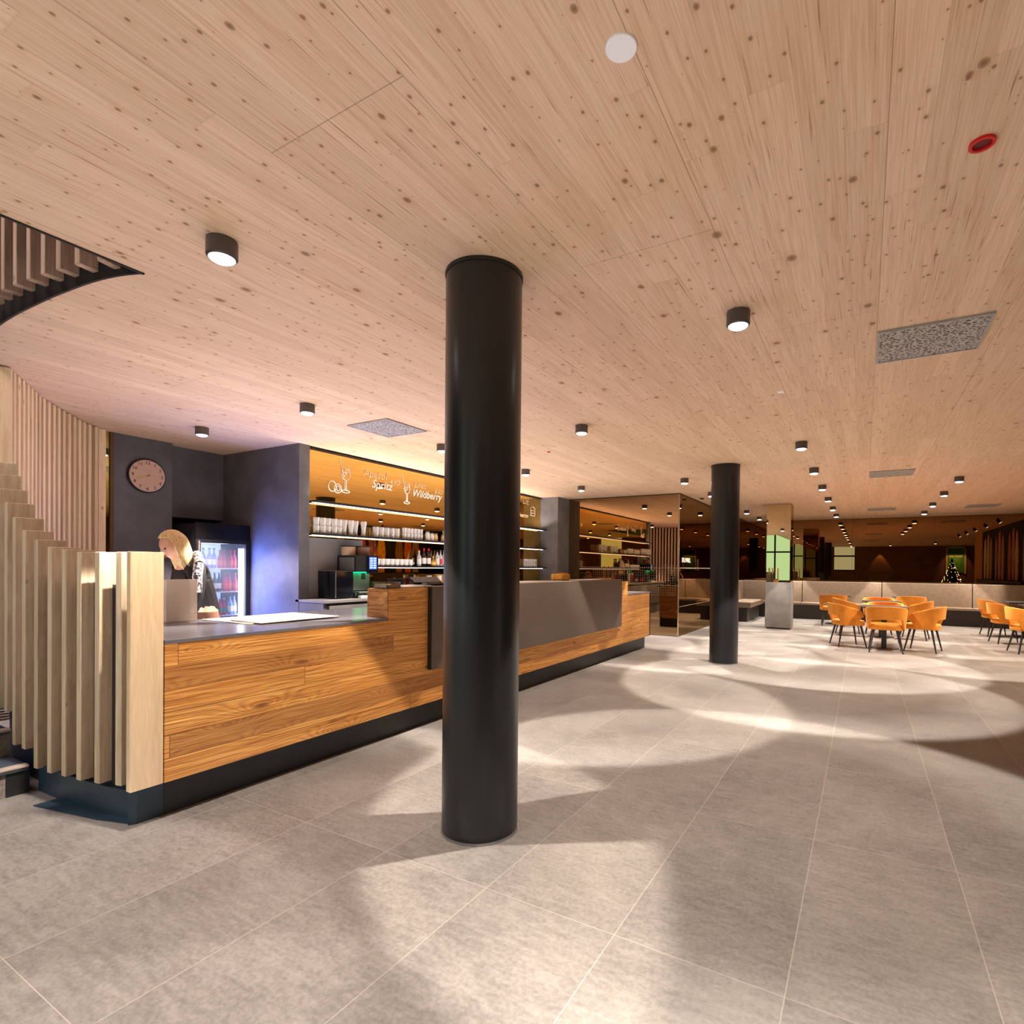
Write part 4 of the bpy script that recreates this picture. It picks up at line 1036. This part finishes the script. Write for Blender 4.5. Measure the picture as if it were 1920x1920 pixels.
vent(-4.93, 4.12, 'grey perforated ceiling vent above the bar')
vent(.06, 9.84, 'grey perforated ceiling vent, second in the right row')
vent(.07, 15.66, 'grey perforated ceiling vent, farthest in the right row')
vent(2.08, 15.75, 'grey perforated ceiling vent at far right beside the spotlight row')
tag(MB().lathe([(.046, 0), (.046, -.006), (.044, -.008)], c=(-.64, 1.51, H), n=40).build('speaker_cover', m_wdisc, smooth=True), 'round white cover disc on the near ceiling', 'ceiling disc')
rd = empty('fire_alarm', (.35, 2.47, H), 'small round red alarm with dark centre at upper right ceiling', 'alarm')
MB().lathe([(.040, 0), (.040, -.010), (.030, -.010), (.028, -.002)], n=32, cap=False).build('ring', m_red, rd, smooth=True)
MB().lathe([(.028, -.001), (.028, -.003)], n=32).build('centre', plain('alarm_centre', (.12, .004, .004), .5), rd)
tag(MB().lathe([(.022, 0), (.022, -.008)], c=(-3.66, 6.33, H), n=20).build('alarm_light', m_red, smooth=True), 'tiny red alarm dot on the ceiling above the counter', 'alarm')
tag(MB().lathe([(.05, 0), (.05, -.012), (.02, -.03)], c=(-3.08, 12.0, H), n=20).build('smoke_detector', m_black, smooth=True), 'small flat black detector on the ceiling beside the glass corner', 'detector')
tag(MB().lathe([(.03, 0), (.03, -.004)], c=(-.64, 5.1, H), n=20).build('sprinkler_cover', m_wdisc, smooth=True), 'small pale cover disc on the ceiling between the spotlights', 'ceiling disc')

# ================================================================== THINGS SEEN IN THE MIRRORS
def board_mat(name, cols, sc=5):
    k = N(name); x, y, z = k.xyz('pos')
    v = k.noise(k.vec(k.math('MULTIPLY', y, 9), k.math('MULTIPLY', z, 3), x), sc/4, 3, .6, 1.2)
    n = len(cols); stops = [(.30+.40*i/n, c) for i, c in enumerate(cols)]
    k.base(k.ramp(v, stops, 'CONSTANT')); k.b.inputs['Roughness'].default_value = .4
    return k.m
pal = [('cream', [(.75, .62, .42), (.80, .68, .48)]), ('ochre and yellow', [(.75, .45, .08), (.85, .65, .05), (.55, .25, .05)]), ('mauve', [(.35, .20, .18), (.45, .28, .22)]),
       ('brown', [(.25, .12, .06), (.40, .2, .08)]), ('orange red', [(.75, .10, .02), (.85, .30, .03), (.6, .04, .02), (.8, .5, .05)]), ('greyish', [(.35, .26, .22), (.45, .3, .25)]),
       ('dark red', [(.40, .03, .02), (.6, .08, .02)]), ('yellow and purple', [(.85, .60, .03), (.25, .12, .3), (.7, .1, .02)]), ('flame orange', [(.85, .35, .03), (.9, .55, .05), (.7, .1, .02)])]
by = [10.5, 11.07, 11.6, 12.52, 13.05, 13.56, 14.54, 15.05, 15.5, 16.45, 16.95, 17.4]
pal += pal[3:6]
for i, (y, (nm, cs)) in enumerate(zip(by, pal)):
    zt = 2.79 if i % 3 == 1 else 2.64
    pts = []
    zb = 1.12; n_ = 18
    for j in range(n_+1):
        f = j/n_; z = zb+(zt-zb)*f; w = .21*min(1, (math.sin(PI*(.12+.88*f)))**.55 if f > .5 else (.75+.5*f))
        w = max(w, .004); pts.append((w, z))
    mb = MB(); A = [(y-w, z) for w, z in pts]+[(y+w, z) for w, z in pts[::-1]]
    fr_ = [mb.bm.verts.new((4.025, a, b)) for a, b in A]; bk = [mb.bm.verts.new((4.048, a, b)) for a, b in A]
    mb.bm.faces.new(fr_); mb.bm.faces.new(bk[::-1])
    for j in range(len(A)): mb.bm.faces.new((fr_[j], bk[j], bk[(j+1) % len(A)], fr_[(j+1) % len(A)]))
    tag(mb.build('decorated_board', board_mat('board_'+nm.replace(' ', '_'), cs)), '%s pointed wall board, number %s from the left in the far mirror' % (nm, ords[i].replace('nearest', 'one')), 'wall board', 'pointed wall boards seen in the mirrors')
# lower boards repeated down the same wall behind the tables: dark wainscot
struct('wall_right_bench', MB().box(3.85, 4.045, 9.95, 16.9, 0, 1.10), m_benchbase)
# christmas tree
tr = empty('christmas_tree', (3.95, 2.2, 0), 'dark christmas tree covered in tiny white lights, seen in the far mirror', 'christmas tree')
MB().cyl((0, 0, 0), .05, 0, .35, 10).build('trunk', plain('bark', (.10, .06, .03), .8), tr)
mb = MB()
for i in range(9):
    z0 = .25+i*.19; rr = .60*(1-i/9.2)
    mb.lathe([(rr, z0), (rr*.62, z0+.16), (rr*.35, z0+.26)], n=16, cap=False)
mb.build('foliage', plain('fir_green', (.012, .028, .014), .9, 0, .3, 30), tr)
mb = MB()
for i in range(150):
    f = random.random()**1.4; z = .28+f*1.66; rr = .60*(1-f)*1.0+.02; a = random.random()*6.283
    mb.ball((rr*math.cos(a), rr*math.sin(a), z), .009, .009, .009, 5, 4)
lt = mb.build('fairy_lights', emis('fairy_light', (1, .95, .88), 45), tr); lt['kind'] = 'stuff'
# moss sign on back wall
ms_ = empty('moss_sign', (4.85, -4.05, 1.3), 'green moss panel with pale letters, seen in the far mirror', 'sign')
MB().box(-.42, .42, -.04, 0, 0, 1.5).build('moss_panel', plain('moss', (.06, .22, .03), .9, 0, .5, 14), ms_)
MB().box(-.50, -.42, -.04, .03, -.05, 1.58).box(.42, .50, -.04, .03, -.05, 1.58).box(-.5, .5, -.04, .03, 1.5, 1.58).build('frame', plain('pale_frame', (.6, .5, .35), .6), ms_)
m_ = Matrix.Translation((0, .004, .95)) @ Matrix(((-1, 0, 0), (0, 0, 1), (0, 1, 0))).to_4x4()
mesh_from([text_mesh('TELESKI BAR', .13, 't', None, mtx=m_, extrude=.002, align='CENTER', bold=.003)], 'lettering', plain('cream_letters', (.85, .75, .5), .5), ms_)
for x in (4.6, 4.85, 5.1): add_spot(x, -3.5, 3.2*PW, (1, .86, .6), 60, .6, H-.1, (R(-25), 0, 0), 'sign_light')
# dark stair flank & sideboard of the rear part of the room, only mirrored
sbx = empty('sideboard', (.9, -3.75, 0), 'low brown sideboard under a light cone, seen in the far mirror', 'sideboard')
MB().box(-.6, .6, -.3, .3, .06, 1.15).build('body', plain('sideboard_brown', (.14, .09, .05), .6), sbx, .006)
MB().box(-.55, .55, -.26, .26, 0, .06).build('plinth', m_black, sbx)
add_spot(.9, -3.85, 5*PW, (1, .8, .55), 60, .3, H-.1)
add_spot(5.6, 1.2, 9*PW, (1, .75, .45), 90, .6, H-.1)

# light from the lit upper floor inside the stairwell
l_ = bpy.data.lights.new('stairwell_light', 'AREA'); l_.size = 1.6; l_.energy = 130; l_.color = (1, .80, .80)
lo = bpy.data.objects.new('stairwell_light', l_); COL.objects.link(lo); lo.location = (-5.0, -.6, 5.3); lo.rotation_euler = (R(25), 0, 0)
lo.visible_camera = False; lo.visible_glossy = False
l_ = bpy.data.lights.new('window_daylight', 'AREA'); l_.shape = 'RECTANGLE'; l_.size = 1.6; l_.size_y = 2.0; l_.energy = 70; l_.color = (.72, .95, .95)
lo = bpy.data.objects.new('window_daylight', l_); COL.objects.link(lo); lo.location = (-4.2, -4.1, 1.5); lo.rotation_euler = (R(90), 0, 0)
lo.visible_camera = False; lo.visible_glossy = False

# ================================================================== PERSON BEHIND THE BAR
def person():
    t = empty('person', (-4.97, 2.67, 0), 'blonde person in a dark top leaning and looking down behind the counter', 'person')
    V, E, Rr = [], [], []
    def add(p, rad, par=None):
        V.append(p); Rr.append(rad); i = len(V)-1
        if par is not None: E.append((par, i))
        return i
    # local frame: faces -Y
    pel = add((0, 0, .95), (.15, .12))
    w1_ = add((0, -.02, 1.08), (.13, .10), pel); ch_ = add((0, -.08, 1.24), (.155, .11), w1_); sh_ = add((0, -.13, 1.35), (.11, .08), ch_)
    nk = add((0, -.17, 1.43), (.052, .052), sh_); h0 = add((0, -.215, 1.495), (.062, .070), nk)
    for sx in (-1, 1):
        hp = add((sx*.09, .0, .88), (.095, .10), pel); kn = add((sx*.10, -.02, .50), (.062, .065), hp); an = add((sx*.10, .02, .10), (.040, .045), kn)
        ft = add((sx*.105, -.06, .045), (.042, .032), an); add((sx*.11, -.16, .035), (.038, .024), ft)
        s0 = add((sx*.165, -.13, 1.335), (.062, .062), sh_); el = add((sx*.235, -.16, 1.08), (.043, .043), s0); wr = add((sx*.17, -.36, .99), (.027, .024), el)
        pm = add((sx*.15, -.425, .985), (.034, .018), wr)
        for kf, (dx, ln) in enumerate(((-.026, .052), (-.009, .062), (.009, .058), (.026, .045))):
            b0 = add((sx*.15+dx, -.465, .985), (.0095, .0095), pm); b1 = add((sx*.15+dx, -.465-ln*.6, .975), (.009, .009), b0); add((sx*.15+dx, -.465-ln, .955), (.0075, .0075), b1)
        b0 = add((sx*.15-sx*.038, -.415, .975), (.011, .011), pm); add((sx*.15-sx*.055, -.455, .962), (.009, .009), b0)
    me = bpy.data.meshes.new('body'); me.from_pydata(V, E, []); me.update()
    o = bpy.data.objects.new('body', me); COL.objects.link(o)
    sk = o.modifiers.new('skin', 'SKIN')
    for i, rd_ in enumerate(Rr): me.skin_vertices[0].data[i].radius = rd_
    me.skin_vertices[0].data[pel].use_root = True
    ss = o.modifiers.new('sub', 'SUBSURF'); ss.levels = 2; ss.render_levels = 2
    bpy.context.view_layer.update()
    body = bpy.data.meshes.new_from_object(o.evaluated_get(bpy.context.evaluated_depsgraph_get())); bpy.data.objects.remove(o)
    # head with face, joined to the body mesh
    bm = bmesh.new(); bm.from_mesh(body)
    hb_ = MB(); hb_.ball((0, 0, 0), .078, .095, .115, 28, 20)
    for v in hb_.bm.verts:
        p = v.co
        if p.z < 0: p.x *= 1-.32*(-p.z/.115)**1.3; p.y *= 1-.10*(-p.z/.115)
        fx, fz = p.x, p.z
        if p.y < 0:
            p.y -= .026*math.exp(-(fx/.013)**2-((fz+.018)/.022)**2)         # nose
            p.y += .010*math.exp(-((abs(fx)-.030)/.016)**2-((fz-.006)/.014)**2)  # eye sockets
            p.y -= .007*math.exp(-(fx/.024)**2-((fz+.056)/.010)**2)         # lips
            p.y -= .008*math.exp(-(fx/.022)**2-((fz+.098)/.018)**2)         # chin
            p.y -= .004*math.exp(-((fz-.028)/.012)**2-(fx/.05)**2)          # brow
    for sx in (-1, 1): hb_.ball((sx*.080, .012, -.005), .010, .022, .030, 8, 6)
    tilt = Matrix.Translation((0, -.25, 1.535)) @ Matrix.Rotation(R(24), 4, 'X') @ Matrix.Rotation(R(12), 4, 'Z')
    hb_.rot(tilt); hm = bpy.data.meshes.new('h'); hb_.bm.to_mesh(hm); hb_.bm.free(); bm.from_mesh(hm)
    out = bpy.data.meshes.new('body'); bm.to_mesh(out); bm.free()
    for p in out.polygons: p.use_smooth = True
    k = N('skin_and_clothes'); x, y, z = k.xyz('obj')
    sk_ = k.ramp(k.noise(k.vec(x, y, z), 14, 2), [(.3, (.60, .30, .19)), (.7, (.72, .40, .28))])
    k.base(sk_); k.b.inputs['Roughness'].default_value = .5
    out.materials.clear(); out.materials.append(k.m)
    b = bpy.data.objects.new('body', out); COL.objects.link(b); b.parent = t
    # eyes, lips
    mb = MB()
    for sx in (-1, 1): mb.ball((sx*.029, -.083, .006), .012, .007, .006, 10, 6)
    mb.rot(tilt).build('eyes', plain('eye_dark', (.05, .03, .025), .3), t, smooth=True)
    MB().ball((0, -.094, -.057), .020, .006, .006, 10, 6).rot(tilt).build('lips', plain('lip_red', (.45, .10, .08), .5), t, smooth=True)
    # hair: shell around the head falling to the shoulders
    mb = MB(); rings = []
    n = 28
    for j in range(15):
        f = j/14
        ring = []
        for i in range(n):
            a = 2*PI*i/n
            if f < .5:
                ph = (f/.5)*PI/2; rr = math.sin(ph); z = .128*math.cos(ph)+.006; rx, ry = .094*rr, .112*rr
            else:
                g_ = (f-.5)/.5; z = .006-.235*g_; rx = .094+.016*math.sin(g_*3); ry = .112+.004*g_
            cx, cy = math.cos(a)*rx, math.sin(a)*ry
            if f > .30 and cy < 0:      # open the face
                lim = -.030 if f < .42 else -.022
                if cy < lim and abs(cx) < .085: cy = lim + (.0)
                cy = max(cy, lim)
            wob_ = 1+.03*math.sin(i*2.7+j*.6)
            ring.append(mb.bm.verts.new((cx*wob_, cy*wob_+.004, z)))
        rings.append(ring)
    for a, b_ in zip(rings, rings[1:]):
        for i in range(n): mb.bm.faces.new((a[i], a[(i+1) % n], b_[(i+1) % n], b_[i]))
    mb.bm.faces.new(rings[-1]); mb.bm.faces.new(rings[0][::-1])
    mb.rot(Matrix.Translation((0, -.25, 1.54)) @ Matrix.Rotation(R(18), 4, 'X'))
    k = N('blonde_hair'); x, y, z = k.xyz('obj')
    k.base(k.ramp(k.noise(k.vec(k.math('MULTIPLY', x, 60), k.math('MULTIPLY', y, 60), k.math('MULTIPLY', z, 6)), 2, 3), [(.3, (.50, .28, .10)), (.7, (.88, .66, .36))])); k.b.inputs['Roughness'].default_value = .45
    hr = mb.build('hair', k.m, t, smooth=True)
    # clothes: skin a slightly larger torso and sleeves
    V.clear(); E.clear(); Rr.clear()
    p0 = add((0, 0, .86), (.165, .135)); p1 = add((0, -.02, 1.06), (.145, .115), p0); p2 = add((0, -.08, 1.24), (.172, .124), p1); p3 = add((0, -.13, 1.36), (.105, .088), p2); add((0, -.155, 1.405), (.066, .066), p3)
    for sx in (-1, 1):
        s0 = add((sx*.17, -.13, 1.335), (.075, .075), p3); e0 = add((sx*.238, -.16, 1.08), (.056, .056), s0); add((sx*.172, -.36, .985), (.036, .034), e0)
    me = bpy.data.meshes.new('top'); me.from_pydata(V, E, []); me.update(); o = bpy.data.objects.new('top', me); COL.objects.link(o)
    o.modifiers.new('skin', 'SKIN')
    for i, rd_ in enumerate(Rr): me.skin_vertices[0].data[i].radius = rd_
    me.skin_vertices[0].data[0].use_root = True
    ss = o.modifiers.new('sub', 'SUBSURF'); ss.levels = 2; ss.render_levels = 2
    o.parent = t; me.materials.append(plain('black_cloth', (.018, .014, .015), .8))
    V.clear(); E.clear(); Rr.clear()
    p0 = add((0, 0, .90), (.165, .135))
    for sx in (-1, 1):
        a_ = add((sx*.09, 0, .84), (.11, .115), p0); b_ = add((sx*.10, -.02, .5), (.078, .08), a_); add((sx*.10, .02, .10), (.062, .065), b_)
    me = bpy.data.meshes.new('trousers'); me.from_pydata(V, E, []); me.update(); o = bpy.data.objects.new('trousers', me); COL.objects.link(o)
    o.modifiers.new('skin', 'SKIN')
    for i, rd_ in enumerate(Rr): me.skin_vertices[0].data[i].radius = rd_
    me.skin_vertices[0].data[0].use_root = True
    ss = o.modifiers.new('sub', 'SUBSURF'); ss.levels = 2; ss.render_levels = 2
    o.parent = t; me.materials.append(plain('dark_jeans', (.03, .035, .06), .8))
    # scarf strip with a pale pattern over the near shoulder
    k = N('patterned_scarf'); x, y, z = k.xyz('obj')
    k.base(k.ramp(k.noise(k.vec(x, y, z), 38, 3, .6), [(.45, (.05, .04, .05)), (.52, (.75, .68, .66))])); k.b.inputs['Roughness'].default_value = .8
    mb = MB(); pr = [(.045, -.09, 1.47), (.12, -.10, 1.43), (.20, -.13, 1.385), (.255, -.16, 1.28), (.285, -.17, 1.16)]
    for a, b_ in zip(pr, pr[1:]): mb.tube(a, b_, .036, .036, 10)
    mb.build('scarf', k.m, t, smooth=True)
    return t
pe = person(); pe.rotation_euler = (0, 0, R(-8))
